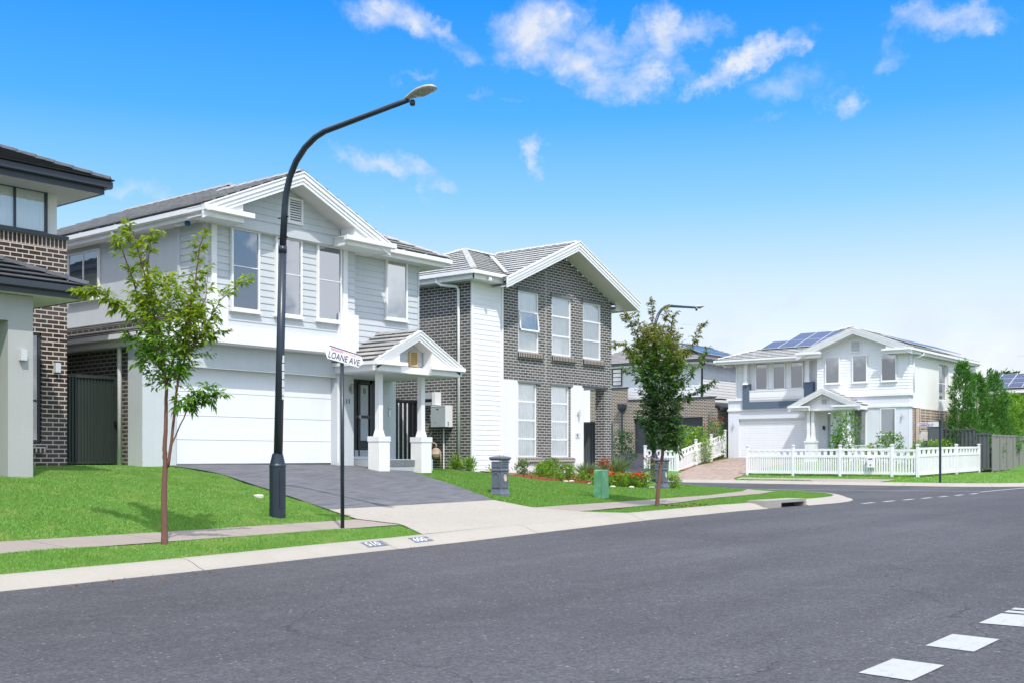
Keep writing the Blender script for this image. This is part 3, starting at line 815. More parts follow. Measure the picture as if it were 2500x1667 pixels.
# road markings
def mark(pts, lift=.006, name='road_marking'):
    m = MB(); m.face([(x, y, zr(x, y)+lift) for x, y in pts]); return m
for i, x in enumerate((7.78, 9.16, 10.56, 11.97, 13.37, 14.77)):
    m = MB(); y0, y1 = 2.74, 3.13
    def strip(a, b, yy0, yy1, ya=0, yb=0):
        m.face([(a+ya, yy0, zr(a, yy0)+.006), (b+yb, yy0, zr(b, yy0)+.006), (b, yy1, zr(b, yy1)+.006), (a, yy1, zr(a, yy1)+.006)])
    if i == 2: strip(x, x+.695, y0, y1, .02, .05)
    elif i == 3: strip(x-.62, x-.48, y0, y1); strip(x-.4, x-.26, y0, y1); strip(x+.05, x+.7, y0, y1)
    else: strip(x, x+.675, y0, y1, -.04, -.03)
    o = m.build('road_marking', 'road_paint'); o['kind'] = 'structure'
for i in range(7):
    x = 29.6+i*1.55; o = mark([(x, 11.72), (x+.95, 11.78), (x+.95, 11.93), (x, 11.87)]).build('road_marking', 'road_paint'); o['kind'] = 'structure'
m = MB(); m.face([(41.7, 12.4, zr(41.7, 12.4)+.006), (41.84, 12.4, zr(41.84, 12.4)+.006), (39.6, 20, ze(39.6)+.006), (39.46, 20, ze(39.5)+.006)][::1]); m.face([(39.46, 20, ze(39.5)+.006), (39.6, 20, ze(39.6)+.006), (39.6, 34, ze(39.6)+.006), (39.46, 34, ze(39.5)+.006)]); m.build('road_marking', 'road_paint')['kind'] = 'structure'
m = MB()
for a in range(41, 80, 1): m.face([(a, 12.06, zr(a, 12)+.006), (a+1, 12.06, zr(a+1, 12)+.006), (a+1, 12.2, zr(a+1, 12)+.006), (a, 12.2, zr(a, 12)+.006)])
m.build('road_marking', 'road_paint')['kind'] = 'structure'
# house numbers stencilled on the kerb
for x, s, lab in ((12.12, '510', 'number 510 stencilled on the kerb, nearer the street tree'), (13.17, '600', 'number 600 stencilled on the kerb, nearer the driveway')):
    za = ze(x+.2)
    t = thing('kerb_number', lab, 'painted number', (x, 12.7, za+.1), 'numbers stencilled on the kerb')
    O = Vector((x, 12.655, za+.050)); U = Vector((1, 0, .012)).normalized(); V = Vector((0, .19, .067)).normalized(); N = U.cross(V)
    m = MB(); P = lambda a, b: O+U*a+V*b+N*.004
    m.face([P(0, 0), P(.44, 0), P(.44, .19), P(0, .19)]); m.build('number_box', 'mail_grey', t)
    text_mesh(s, .195, 'sign_white', O+U*.035+V*.028+N*.008, U, V, 'digits', t, .0006, 1.0)

# ================================================================== HOUSES
def siding(name, mat, parent, O, U, N, polys, pitch=.15, t=.016):
    m = MB(); lapped(m, O, U, ZP, N, polys, pitch, t); return m.build(name, mat, parent)
def rect(u0, u1, z0, z1): return [(u0, z0), (u1, z0), (u1, z1), (u0, z1)]
def wall_light(parent, x, y, z, N, mat='solar_frame', up=.2, name='wall_light'):
    m = MB(); n = Vector(N); s = Vector((-n.y, n.x, 0)); O = Vector((x, y, z))
    m.obox(O-s*.04+Vector((0, 0, up*.3)), s*.08, (0, 0, up*.4), n*.05)
    c = O+n*.09; m.tube([c, c+Vector((0, 0, up))], .035, 10)
    return m.build(name, mat, parent)

# ------------------------------------------------ house 2: white and grey weatherboard house
h2 = thing('weatherboard_house', 'grey weatherboard two storey house with white garage and gabled porch behind the near lamp', 'house', (17, 22, 1.45))
# garage storey
m = MB(); wallgrid(m, (0, 21.25, 0), XP, YN, 13.74, 19.84, 1.2, 4.16, [(14.58, 19.28, 1.2, 3.61)], .24)
m.box(13.74, 14.1, 21.26, 21.8, 1.2, 4.0); m.face([(19.84, 21.25, 1.2), (19.84, 22.3, 1.2), (19.84, 22.3, 4.1), (19.84, 21.25, 4.1)])
m.build('garage_wall', 'grey_stucco', h2)
m = MB()
for i in range(4):
    z = 1.46+i*.5385; m.box(14.5, 19.35, 21.49, 21.53, z+.004, z+.534)
m.build('garage_door', 'garage_white', h2)
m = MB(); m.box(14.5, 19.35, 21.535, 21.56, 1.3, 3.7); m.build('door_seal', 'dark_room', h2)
m = MB(); m.box(19.28, 19.34, 21.242, 21.25, 1.46, 3.65); m.build('door_trim', 'white_paint', h2)
m = MB(); wallgrid(m, (13.9, 0, 0), YP, XN, 21.8, 34, 1.2, 4.5); m.build('brick_side_wall', 'brick_charcoal', h2)
# side skillion roof
m = MB(); roofp(m, [(13.55, 21.1), (15.14, 21.1), (15.14, 34), (13.55, 34)], (13.55, 21.1, 4.24), (1, 0), .38, .045, .30)
m.build('side_roof', 'tile_grey', h2)
m = MB(); m.box(13.68, 13.72, 21.2, 34, 4.02, 4.24); m.box(13.70, 14.1, 21.2, 34, 4.0, 4.02)
m.prism([(13.6, 21.12, 4.05), (15.14, 21.12, 4.05), (15.14, 21.12, 4.86), (13.6, 21.12, 4.25)], (0, .06, 0)); m.build('side_fascia', 'white_paint', h2)
m = MB(); gutter(m, (13.54, 21.1, 4.26), (13.54, 34, 4.26), XN); m.build('gutter', 'white_paint', h2)
downpipe(h2, [(13.70, 22.3, 4.16), (13.84, 22.3, 4.02), (13.85, 22.3, 3.9), (13.85, 22.3, 1.4)], r=.05)
# upper storey walls
m = MB(); wallgrid(m, (15.14, 0, 0), YP, XN, 21.9, 34, 4.2, 6.85); m.build('upper_side_wall', 'grey_siding', h2)
siding('side_boards', 'grey_siding', h2, (15.13, 0, 0), YP, XN, [rect(20.95, 21.9, 4.2, 6.85)])
m = MB(); m.box(15.09, 15.14, 21.88, 21.96, 4.2, 6.83); m.box(15.10, 15.2, 20.99, 21.1, 5.1, 6.83); m.build('corner_trim', 'grey_siding', h2)
siding('front_boards', 'grey_siding', h2, (0, 21.07, 0), XP, YN, [rect(15.2, 19.7, 4.5, 6.85)], .157)
siding('front_boards', 'grey_siding', h2, (0, 21.32, 0), XP, YN, [rect(19.6, 22.3, 3.74, 6.85)], .157)
m = MB(); m.box(22.25, 22.3, 21.29, 22.36, 3.74, 6.85); m.box(22.25, 22.3, 22.36, 34, 1.3, 6.85); m.build('east_wall', 'grey_siding', h2)
m = MB(); m.box(15.14, 19.71, 20.93, 21.30, 4.17, 4.54); m.box(15.14, 15.72, 20.93, 21.3, 4.54, 5.19); m.box(19.11, 19.71, 20.93, 21.33, 4.54, 5.17); m.build('white_band', 'white_render', h2)
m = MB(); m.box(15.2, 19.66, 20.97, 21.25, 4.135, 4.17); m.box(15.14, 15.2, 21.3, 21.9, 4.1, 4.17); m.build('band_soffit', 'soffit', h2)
for x in (15.40, 19.34):
    m = MB(); m.lathe((x, 21.08, 5.17), [(.10, 0), (.10, .03), (.092, .06), (.078, .14), (.072, .17), (.072, 1.66)], square=True)
    m.build('column', 'white_paint', h2)
for x, w in ((15.86, .80), (17.13, .80), (18.41, .80)):
    window(h2, (x, 21.06, 4.95), XP, YN, w, 1.86, bars=(.535,), bt=.45, fw=.05, depth=.075, back='blind_blue', backkind='blind', sill=.02)
window(h2, (21.0, 21.31, 5.25), XP, YN, .80, 1.58, fw=.05, depth=.075, back='blind_white', backkind='blind', sill=.02)
window(h2, (15.13, 25.2, 5.5), YP, XN, 1.42, 1.2, fw=.045, depth=.06, back='blind_grey', backkind='blind', back_drop=.75, vbars=(.5,), sill=.03)
# roof
Z0 = 7.03; S2 = .443
m = MB()
roofp(m, [(14.65, 20.35), (17.43, 20.35), (17.43, 23.58), (18.8, 24.97), (18.8, 30.1), (14.65, 34.2)][:2]+[(17.43, 23.58), (14.65, 20.8)], (14.65, 20.8, Z0), (1, 0), S2)
roofp(m, [(14.65, 20.8), (18.8, 24.97), (18.8, 30.0), (14.65, 34.2)], (14.65, 20.8, Z0), (1, 0), S2)
roofp(m, [(17.43, 20.35), (20.4, 20.35), (20.4, 20.6), (17.43, 23.58)], (20.4, 20.35, Z0-.085), (-1, 0), S2)
roofp(m, [(20.05, 20.8), (23.0, 20.8), (18.8, 24.97), (17.43, 23.42)], (14.65, 20.8, Z0), (0, 1), S2)
roofp(m, [(23.0, 20.8), (23.0, 34.2), (18.8, 30.0), (18.8, 24.97)], (23.0, 20.8, Z0), (-1, 0), S2*.99)
roofp(m, [(14.65, 34.2), (23.0, 34.2), (18.8, 30.0)], (23.0, 34.2, Z0), (0, -1), S2)
m.build('roof', 'tile_grey', h2)
m = MB(); ridge_caps(m, (17.43, 20.42, 8.27), (17.43, 23.6, 8.27)); ridge_caps(m, (18.8, 24.9, 8.88), (18.8, 30.05, 8.88)); ridge_caps(m, (23, 20.8, Z0), (18.8, 24.97, 8.88)); ridge_caps(m, (14.75, 20.9, Z0+.04), (18.8, 24.97, 8.88)) if False else None
m.build('ridge_capping', 'tile_grey', h2)
# barge boards: stepped triple profile
def barge(parent, ax, az, fx, fz, y, h=.27, t=.03, mat='white_paint', steps=True, axis='x', lip=.05, name='barge_board'):
    "sloping board from apex (ax,az) to foot (fx,fz) on plane y (or x when axis='y')"
    m = MB()
    def P(a, z, d): return (a, y+d, z) if axis == 'x' else (y+d, a, z)
    def brd(z1, z2, d0, d1): 
        m.prism([P(ax, az-z1, d0), P(fx, fz-z1, d0), P(fx, fz-z2, d0), P(ax, az-z2, d0)], (0, d1-d0, 0) if axis == 'x' else (d1-d0, 0, 0))
    brd(0, h*.38, 0, t+.06); brd(h*.38, h*.70, .022, t+.06); brd(h*.70, h, .04, t+.06)
    brd(-.035, 0.0, -.02, .12)
    return m.build(name, mat, parent)
barge(h2, 17.43, 8.235, 14.66, 7.01, 20.35); barge(h2, 17.43, 8.235, 20.3, 6.965, 20.35)
m = MB(); 
for fx, fz in ((14.66, 6.79), (20.3, 6.745)):
    m.prism([(17.43, 20.42, 7.99), (fx, 20.42, fz+.02), (fx, 20.42, fz), (17.43, 20.42, 7.97)], (0, .56, 0))
m.build('raked_soffit', 'soffit', h2)
siding('gable_boards', 'grey_siding', h2, (0, 20.97, 0), XP, YN, [[(15.7, 6.98), (19.3, 6.98), (19.3, 7.2), (17.43, 8.02), (15.7, 7.25)]], .157)
m = MB(); m.box(15.3, 19.6, 20.90, 21.0, 6.80, 6.99); m.build('gable_beam', 'grey_siding', h2)
vent(h2, (17.43, 20.955, 7.14), XP, YN, .46, .62)
def eave_return(parent, x0, x1, yg, zt, ywall, sidewall=False):
    m = MB(); gutter(m, (x0, yg, zt), (x1, yg, zt), YN); m.box(x0+.08, x1-.22, yg+.12, yg+.15, zt-.235, zt-.02)
    m.box(x0+.08, x1-.22, yg+.15, ywall, zt-.235, zt-.215); m.box(x1-.25, x1-.22, yg+.15, ywall, zt-.215, zt); m.box(x0, x1-.05, yg+.1, ywall, zt-.03, zt-.01)
    return m.build('eave_return', 'white_paint', parent)
eave_return(h2, 14.65, 15.98, 20.3, 7.03, 20.95); 
m = MB(); gutter(m, (18.74, 20.3, 7.0), (20.45, 20.3, 7.0), YN); gutter(m, (18.74, 20.3, 7.0), (18.74, 20.95, 7.0), XN) if False else None
m.box(18.86, 20.3, 20.42, 20.45, 6.78, 6.98); m.box(18.86, 20.3, 20.45, 21.3, 6.775, 6.795); m.box(18.86, 18.89, 20.45, 20.95, 6.795, 6.98); m.box(18.8, 20.4, 20.4, 20.95, 6.975, 6.99); m.build('eave_return', 'white_paint', h2)
m = MB(); m.prism([(15.75, 20.44, 7.0), (14.8, 20.44, 7.0), (15.75, 20.44, 7.46)], (0, .5, 0)); m.cut(); m.prism([(19.12, 20.44, 6.98), (20.2, 20.44, 6.98), (19.12, 20.44, 7.46)], (0, .5, 0)); m.build('boxed_eave_end', 'white_paint', h2)
m = MB(); gutter(m, (14.65, 20.3, 7.03), (14.65, 34.2, 7.03), XN); gutter(m, (20.3, 20.75, 7.0), (23.05, 20.75, 7.0), YN); gutter(m, (23.05, 34.2, 7.0), (23.05, 20.75, 7.0), XP); m.build('gutter', 'white_paint', h2)
m = MB(); m.box(14.77, 14.80, 20.42, 34.1, 6.80, 6.95); m.box(20.3, 22.92, 20.87, 20.90, 6.78, 6.9); m.box(22.9, 22.93, 20.9, 34.1, 6.78, 6.9); m.build('fascia', 'white_paint', h2)
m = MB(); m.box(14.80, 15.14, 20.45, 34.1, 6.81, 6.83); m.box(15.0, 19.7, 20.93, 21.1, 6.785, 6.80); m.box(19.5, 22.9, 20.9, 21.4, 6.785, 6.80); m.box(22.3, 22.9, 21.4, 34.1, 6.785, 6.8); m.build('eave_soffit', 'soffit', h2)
m = MB(); m.box(14.86, 14.98, 21.35, 21.75, 6.76, 6.81); sens = m.build('floodlight', 'white_paint', h2); m = MB(); m.lathe((14.9, 21.3, 6.72), [(.05, 0), (.07, .04), (.05, .09)]); m.build('lens', 'sky_tag', sens)
downpipe(h2, [(14.72, 24.0, 6.93), (14.74, 24.0, 6.82), (14.85, 23.85, 6.72), (15.05, 23.35, 6.62), (15.08, 23.25, 6.5), (15.08, 23.22, 4.9)], r=.05)
# entry: door, wall
m = MB(); wallgrid(m, (0, 22.3, 0), XP, YN, 19.84, 22.41, 1.4, 3.95, [(20.80, 21.92, 1.62, 3.80)], .09); m.face([(22.41, 22.3, 1.3), (22.41, 26, 1.3), (22.41, 26, 3.95), (22.41, 22.3, 3.95)]); m.build('entry_wall', 'grey_stucco', h2)
d = MB(); d.box(20.81, 21.91, 22.33, 22.38, 1.64, 3.79); dr = d.build('front_door', 'door_dark', h2)
m = MB(); m.box(20.99, 21.04, 22.30, 22.33, 1.64, 3.79); m.box(20.81, 20.85, 22.30, 22.33, 1.64, 3.79); m.box(21.42, 21.5, 22.30, 22.33, 1.64, 3.79); m.box(20.85, 21.5, 22.295, 22.33, 2.66, 2.74); m.box(20.85, 21.5, 22.3, 22.33, 3.6, 3.79); m.build('door_frame', 'black_metal', dr)
m = MB(); m.box(21.08, 21.36, 22.31, 22.328, 2.06, 3.56); m.build('frosted_glass', 'heater_grey', dr)
m = MB(); m.box(20.83, 21.5, 22.30, 22.328, 1.64, 1.80); m.build('kick_plate', 'heater_grey', dr)
m = MB(); m.box(21.0, 21.06, 22.27, 22.3, 2.66, 2.74); m.build('handle', 'solar_frame', dr)
m = MB(); m.tube([(21.22+.035*math.cos(a*.7), 22.305, 3.40+.07*math.sin(a*.7)) for a in range(10)], .008, 6); m.build('door_knocker', 'black_metal', dr)
m = MB(); m.box(20.72, 21.95, 22.22, 22.32, 1.56, 1.635); m.build('door_sill', 'white_paint', h2)
m = MB(); m.box(22.12, 22.18, 22.27, 22.3, 2.74, 3.0); bell = m.build('intercom', 'white_paint', h2); m = MB(); m.box(22.135, 22.165, 22.262, 22.27, 2.93, 2.965); m.build('camera_eye', 'black_metal', bell)
wall_light(h2, 19.71, 21.25, 3.22, YN, 'lens_grey', up=.26)
text_mesh('11', .18, 'tile_step', (19.55, 21.24, 2.97), XP, ZP, 'house_number', h2, .008)
# porch
m = MB(); m.box(20.05, 21.5, 20.35, 22.3, 1.2, 1.55); m.box(20.14, 22.42, 20.9, 22.3, 1.2, 1.56); ps = m.build('porch_slab', 'heater_grey', h2)
m = MB(); m.box(20.06, 21.49, 20.335, 20.35, 1.38, 1.54); ts = m.build('step_tiles', 'tile_step', h2)
for x in (19.80, 21.32):
    m = MB(); m.box(x-.19, x+.19, 20.10, 20.48, 1.2, 2.0); p = m.build('pier', 'cream_render', h2)
    m = MB(); m.box(x-.205, x+.205, 20.085, 20.495, 2.0, 2.13); m.build('pier_cap', 'white_render', p)
    m = MB(); m.lathe((x, 20.29, 2.13), [(.10, 0), (.10, .02), (.082, .12), (.070, .17), (.070, 1.58)], square=True); m.build('column', 'white_paint', h2)
PZ = 3.96; PS = .50; px0, px1, pxa = 19.1, 22.34, 20.70; pza = PZ+PS*(pxa-px0)
m = MB()
roofp(m, [(px0, 19.75), (pxa, 19.75), (pxa, 21.3), (px0, 21.3)], (px0, 19.75, PZ), (1, 0), PS, .045, .30)
roofp(m, [(px1, 19.75), (px1, 21.3), (pxa, 21.3), (pxa, 19.75)], (px1, 19.75, PZ), (-1, 0), PS*(pxa-px0)/(px1-pxa), .045, .30)
m.build('porch_roof', 'tile_grey', h2)
m = MB(); ridge_caps(m, (pxa, 19.8, pza+.01), (pxa, 21.3, pza+.01), .08); m.build('porch_capping', 'tile_grey', h2)
barge(h2, pxa, pza+.0, px0+.02, PZ-.02, 19.72, .22, .03, name='porch_barge'); barge(h2, pxa, pza+.0, px1-.02, PZ-.02, 19.72, .22, .03, name='porch_barge')
siding('porch_gable_boards', 'grey_siding', h2, (0, 20.12, 0), XP, YN, [[(19.6, 3.85), (21.9, 3.85), (21.9, 3.95), (pxa, 4.62), (19.6, 3.95)]], .157)
m = MB(); m.prism([(pxa, 19.8, pza-.21), (19.7, 19.8, 4.04), (19.7, 19.8, 4.02), (pxa, 19.8, pza-.235)], (0, .35, 0)); m.prism([(pxa, 19.8, pza-.21), (21.9, 19.8, 3.98), (21.9, 19.8, 3.96), (pxa, 19.8, pza-.235)], (0, .35, 0)); m.build('porch_raked_soffit', 'soffit', h2)
vent(h2, (20.66, 20.105, 3.92), XP, YN, .30, .38, 'tan_vent', 6)
m = MB(); gutter(m, (19.1, 19.66, 3.96), (20.2, 19.66, 3.96), YN, .10, .10); gutter(m, (19.1, 21.54, 3.97), (19.1, 19.66, 3.96), XN, .10, .10); gutter(m, (21.05, 19.66, 3.95), (22.36, 19.66, 3.95), YN, .10, .10); gutter(m, (22.36, 19.66, 3.95), (22.36, 21.3, 3.95), XP, .10, .10); m.build('porch_gutter', 'white_paint', h2)
m = MB(); m.box(19.22, 20.05, 19.76, 19.79, 3.72, 3.93); m.box(19.2, 19.23, 19.76, 21.5, 3.72, 3.93); m.box(20.02, 20.05, 19.79, 20.1, 3.72, 3.95); m.box(21.15, 22.25, 19.76, 19.79, 3.72, 3.93); m.box(21.15, 21.18, 19.79, 20.1, 3.72, 3.95); m.box(22.23, 22.26, 19.79, 21.3, 3.72, 3.93); m.box(20.05, 21.15, 20.08, 20.14, 3.70, 3.90)
m.prism([(21.18, 19.78, 3.93), (22.2, 19.78, 3.93), (21.18, 19.78, 4.32)], (0, .3, 0)); m.prism([(20.02, 19.78, 3.93), (19.2, 19.78, 3.93), (20.02, 19.78, 4.28)], (0, .3, 0)); m.build('porch_fascia', 'white_paint', h2)
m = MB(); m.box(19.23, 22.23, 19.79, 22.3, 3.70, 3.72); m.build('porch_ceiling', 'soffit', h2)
downpipe(h2, [(22.42, 22.4, 3.5), (22.6, 22.6, 3.45), (22.95, 22.9, 3.45), (22.98, 22.95, 3.55)], r=.05)

# ------------------------------------------------ side gates beside house 2
def ribbed(m, O, U, N, w, z0, z1, pitch=.09, d=.025):
    O, U, N = map(Vector, (O, U, N)); n = int(w/pitch); Z = Vector((0, 0, 1))
    for i in range(n):
        u = [i*pitch, i*pitch+pitch*.35, i*pitch+pitch*.5, i*pitch+pitch*.85, (i+1)*pitch]; dd = [0, 0, d, d, 0]
        for a in range(4):
            p, q = O+U*u[a]+N*dd[a], O+U*u[a+1]+N*dd[a+1]
            f = [p+Z*(z0-p.z), q+Z*(z0-q.z), q+Z*(z1-q.z), p+Z*(z1-p.z)]
            if (f[1]-f[0]).cross(f[2]-f[0]).dot(N) < 0: f = f[::-1]
            m.face(f)
g1 = thing('side_gate', 'dark ribbed steel side gate between the dark brick house and the white garage', 'gate', (13.3, 22.5, 1.45))
m = MB(); ribbed(m, (12.2, 22.52, 0), XP, YN, 1.76, 1.5, 3.32, .075, .028); m.build('gate_panel', 'green_steel', g1)
m = MB(); m.box(12.15, 13.89, 22.47, 22.53, 3.32, 3.39); m.box(13.82, 13.89, 22.45, 22.54, 1.45, 3.32); m.box(12.15, 13.95, 22.47, 22.5, 1.47, 1.51); m.build('gate_frame', 'green_steel', g1)
m = MB(); m.box(13.80, 13.86, 22.36, 22.45, 2.32, 2.40); m.build('latch', 'black_metal', g1)
g2 = thing('side_gate', 'black ribbed gate with painted pale rib highlights beyond the porch columns', 'gate', (24.2, 24.5, 1.45))
m = MB(); ribbed(m, (22.45, 24.53, 0), XP, YN, 3.3, 1.45, 3.3, .19, .02); m.box(22.45, 25.8, 24.48, 24.52, 3.3, 3.38); m.build('gate_panel', 'black_metal', g2)
m = MB()
for i in range(14): x = 22.62+i*.19; m.box(x, x+.028, 24.475, 24.5, 1.5, 3.28)
m.build('bars', 'white_paint', g2)  # white strips stand in for highlights along the gate's ribs

# ------------------------------------------------ house 1: dark brick house at the left edge
h1 = thing('brick_house', 'dark brown brick house with charcoal roofs and grey portico pillar, at the left edge', 'house', (9.5, 21.5, 1.4))
m = MB(); wallgrid(m, (0, 21.3, 0), XP, YN, 2.0, 12.05, 1.2, 5.771, [(10.3, 11.52, 1.88, 4.06)], .12); wallgrid(m, (12.05, 0, 0), YP, XP, 21.3, 33, 1.2, 5.98); m.build('brick_wall', 'brick_dark', h1)
m = MB(); wallgrid(m, (0, 21.3, 0), XP, YN, 2.0, 12.05, 5.771, 5.97); m.build('soldier_course', 'soldier_dark', h1)
m = MB(); m.box(2, 12.06, 21.24, 21.7, 5.97, 6.03); m.build('sill_flashing', 'charcoal_metal', h1)
window(h1, (10.3, 21.42, 1.9), XP, YN, 1.22, 2.16, fw=.05, depth=.07, mat='charcoal_metal', back='dark_room', backkind='blind', bars=(.38,))
m = MB(); m.obox((10.25, 21.2, 1.70), (1.3, 0, 0), (0, .14, 0), (0, 0, .11)); m.build('window_sill', 'sill_brick', h1)
m = MB(); wallgrid(m, (0, 21.6, 0), XP, YN, 2.0, 12.0, 6.0, 7.02); m.face([(12.0, 21.6, 6), (12.0, 33, 6), (12.0, 33, 7.02), (12.0, 21.6, 7.02)]); m.build('upper_wall', 'cream_render', h1)
w = window(h1, (10.42, 21.58, 6.06), XP, YN, 1.33, .88, fw=.05, depth=.08, mat='charcoal_metal', back='curtain_cloth', backkind='curtain', vbars=(.5,))
m = MB(); 
h1z = 7.14
roofp(m, [(0, 20.55), (12.65, 20.55), (8, 25.2), (0, 25.2)], (12.65, 20.55, h1z), (0, 1), .40, .04, .32)
roofp(m, [(12.65, 20.55), (12.65, 33), (8, 28.4), (8, 25.2)], (12.65, 20.55, h1z), (-1, 0), .40, .04, .32)
m.build('roof', 'tile_charcoal', h1)
m = MB(); ridge_caps(m, (12.6, 20.6, h1z+.03), (8, 25.2, h1z+1.87), .1); m.build('ridge_capping', 'tile_charcoal', h1)
m = MB(); gutter(m, (0, 20.6, h1z), (12.65, 20.6, h1z), YN, .13, .13); gutter(m, (12.65, 20.6, h1z), (12.65, 33, h1z), XP, .13, .13); m.build('gutter', 'charcoal_metal', h1)
m = MB(); m.box(0, 12.5, 20.72, 20.75, h1z-.25, h1z+.06); m.box(12.50, 12.53, 20.72, 33, h1z-.25, h1z+.05); m.build('fascia', 'charcoal_metal', h1)
m = MB(); m.box(0, 12.5, 20.75, 33, h1z-.24, h1z-.22); m.build('eave_soffit', 'soffit', h1)
m = MB(); m.box(12.0, 12.25, 23.0, 23.3, h1z-.36, h1z-.24); m.build('eave_bracket', 'soffit', h1)
# portico
m = MB(); m.box(9.62, 10.07, 18.92, 19.4, 1.1, 3.95); m.build('portico_pillar', 'stucco_sage', h1)
m = MB(); m.box(2, 10.07, 18.92, 19.4, 3.95, 4.40); m.box(9.65, 10.07, 19.4, 21.3, 3.95, 4.4); m.build('portico_beam', 'stucco_sage', h1)
m = MB()
roofp(m, [(2, 18.55), (11.0, 18.55), (8.6, 20.95), (2, 20.95)], (11.0, 18.55, 4.62), (0, 1), .42, .045, .32)
roofp(m, [(11.0, 18.55), (11.0, 21.3), (8.25, 21.3)], (11.0, 18.55, 4.62), (-1, 0), .42, .045, .32)
m.build('portico_roof', 'tile_charcoal', h1)
m = MB(); ridge_caps(m, (10.95, 18.6, 4.66), (8.4, 21.15, 5.71), .11); m.build('portico_capping', 'tile_charcoal', h1)
m = MB(); gutter(m, (2, 18.5, 4.62), (11.05, 18.5, 4.62), YN, .12, .12); gutter(m, (11.05, 18.5, 4.62), (11.05, 21.3, 4.62), XP, .12, .12); m.build('portico_gutter', 'charcoal_metal', h1)
m = MB(); m.box(2, 10.93, 18.62, 18.65, 4.40, 4.64); m.box(10.90, 10.93, 18.65, 21.3, 4.40, 4.64); m.build('portico_fascia', 'charcoal_metal', h1)
m = MB(); m.box(2, 10.9, 18.65, 21.3, 4.41, 4.43); m.build('portico_soffit', 'cream_render', h1)
for x, y, z in ((9.86, 18.92, 3.28), (11.81, 21.3, 3.3)):
    m = MB(); m.box(x-.05, x+.06, y-.09, y, z, z+.19); m.build('wall_light', 'solar_frame', h1)

# ------------------------------------------------ house 3: grey brick gabled house
h3 = thing('brick_house', 'grey brick two storey gabled house with white cladding panel and tall curtained windows', 'house', (29.5, 23, 1.1))
upw = [(28.11, 29.21, 5.0, 6.94), (29.9, 31.0, 5.0, 6.94), (31.68, 32.78, 5.0, 6.94)]
low = [(28.09, 29.10, 1.6, 4.0), (29.87, 30.88, 1.6, 4.0)]
m = MB(); wallgrid(m, (0, 22.5, 0), XP, YN, 27.32, 33.43, 4.04, 7.0, upw, .10); wallgrid(m, (0, 22.5, 0), XP, YN, 28.09, 31.06, 1.42, 4.04, [(a, b, c, 4.0) for a, b, c, d_ in low], .10)
m.face([(27.32, 22.5, 7.0), (33.43, 22.5, 7.0), (33.43, 22.5, 7.05), (30.42, 22.5, 8.33), (27.32, 22.5, 7.0)][:4], [(27.32, 7.0), (33.43, 7.0), (33.43, 7.05), (30.42, 8.33)])
m.build('front_wall', 'brick_grey', h3)
m = MB(); wallgrid(m, (25.83, 0, 0), YP, XN, 22.5, 29, 1.0, 7.0); m.build('side_wall', 'brick_grey', h3)
m = MB(); wallgrid(m, (33.43, 0, 0), YP, XP, 22.5, 29, .7, 7.0, [(22.90, 24.3, .7, 4.04)], .1); m.build('east_wall', 'brick_grey', h3)
m = MB(); m.box(33.0, 33.425, 22.505, 22.90, .7, 4.04); m.build('corner_pier', 'brick_grey', h3)
m = MB(); wallgrid(m, (0, 24.3, 0), XP, YN, 31.66, 33.43, 1.0, 4.04); wallgrid(m, (31.67, 0, 0), YP, XP, 22.5, 24.3, 1.0, 4.04); m.box(31.66, 33.42, 22.52, 24.3, 4.03, 4.05); m.box(31.66, 33.4, 22.45, 24.3, .8, 1.12); m.build('porch_walls', 'pale_siding', h3)
m = MB(); m.box(31.6, 33.15, 22.46, 22.52, 4.0, 4.07); m.build('porch_lintel', 'charcoal_metal', h3)
siding('cladding_panel', 'pale_siding', h3, (0, 22.49, 0), XP, YN, [rect(25.83, 27.32, 1.25, 6.93)], .153, .009)
m = MB(); m.box(25.81, 25.91, 22.455, 22.5, 1.1, 6.93); m.box(27.25, 27.33, 22.455, 22.5, 1.1, 6.93); m.box(25.91, 27.25, 22.45, 22.5, 1.0, 1.24); m.build('panel_trim', 'white_paint', h3)
m = MB(); wallgrid(m, (0, 22.47, 0), XP, YN, 27.33, 28.09, .6, 4.05); wallgrid(m, (0, 22.47, 0), XP, YN, 30.95, 31.68, .6, 4.05); wallgrid(m, (0, 22.47, 0), XP, YN, 28.09, 30.95, .6, 1.42)
m.box(27.33, 28.09, 22.471, 22.5, 4.03, 4.05); m.face([(28.09, 22.47, 1.42), (28.09, 22.5, 1.42), (28.09, 22.5, 4.05), (28.09, 22.47, 4.05)]); m.box(28.09, 30.95, 22.471, 22.5, 1.4, 1.42); m.face([(30.95, 22.47, 1.4), (30.95, 22.47, 4.05), (30.95, 22.6, 4.05), (30.95, 22.6, 1.4)]); m.build('white_render_panels', 'white_render', h3)
m = MB(); 
for a, b, z in ((28.06, 29.36, 4.80), (29.86, 31.18, 4.80), (31.64, 32.95, 4.80), (28.06, 29.34, 1.43), (29.85, 31.1, 1.43)):
    m = MB(); m.prism([(a, 22.5, z), (a, 22.40, z+.02), (a, 22.40, z+.14), (a, 22.5, z+.19)], (b-a, 0, 0)); m.build('window_sill', 'sill_brick', h3)
for a, b, c, d_ in upw:
    m = MB(); m.box(a-.06, b+.06, 22.455, 22.5, d_-.01, d_+.07); m.build('lintel', 'tile_step', h3)
    window(h3, (a, 22.62, c), XP, YN, b-a, d_-c, bars=(.333, .667), fw=.06, depth=.09, back='curtain_cloth', inner=.05)
for a, b, c, d_ in low:
    m = MB(); m.box(a-.04, b+.16, 22.455, 22.5, 3.99, 4.06); m.build('lintel', 'tile_step', h3)
    window(h3, (a, 22.62, c), XP, YN, b-a, d_-c, bars=(.25, .5, .75), fw=.06, depth=.09, back='curtain_cloth', inner=.05)
m = MB(); m.box(29.56, 29.575, 22.49, 22.5, 4.1, 7.95); m.build('control_joint', 'stone_white', h3)
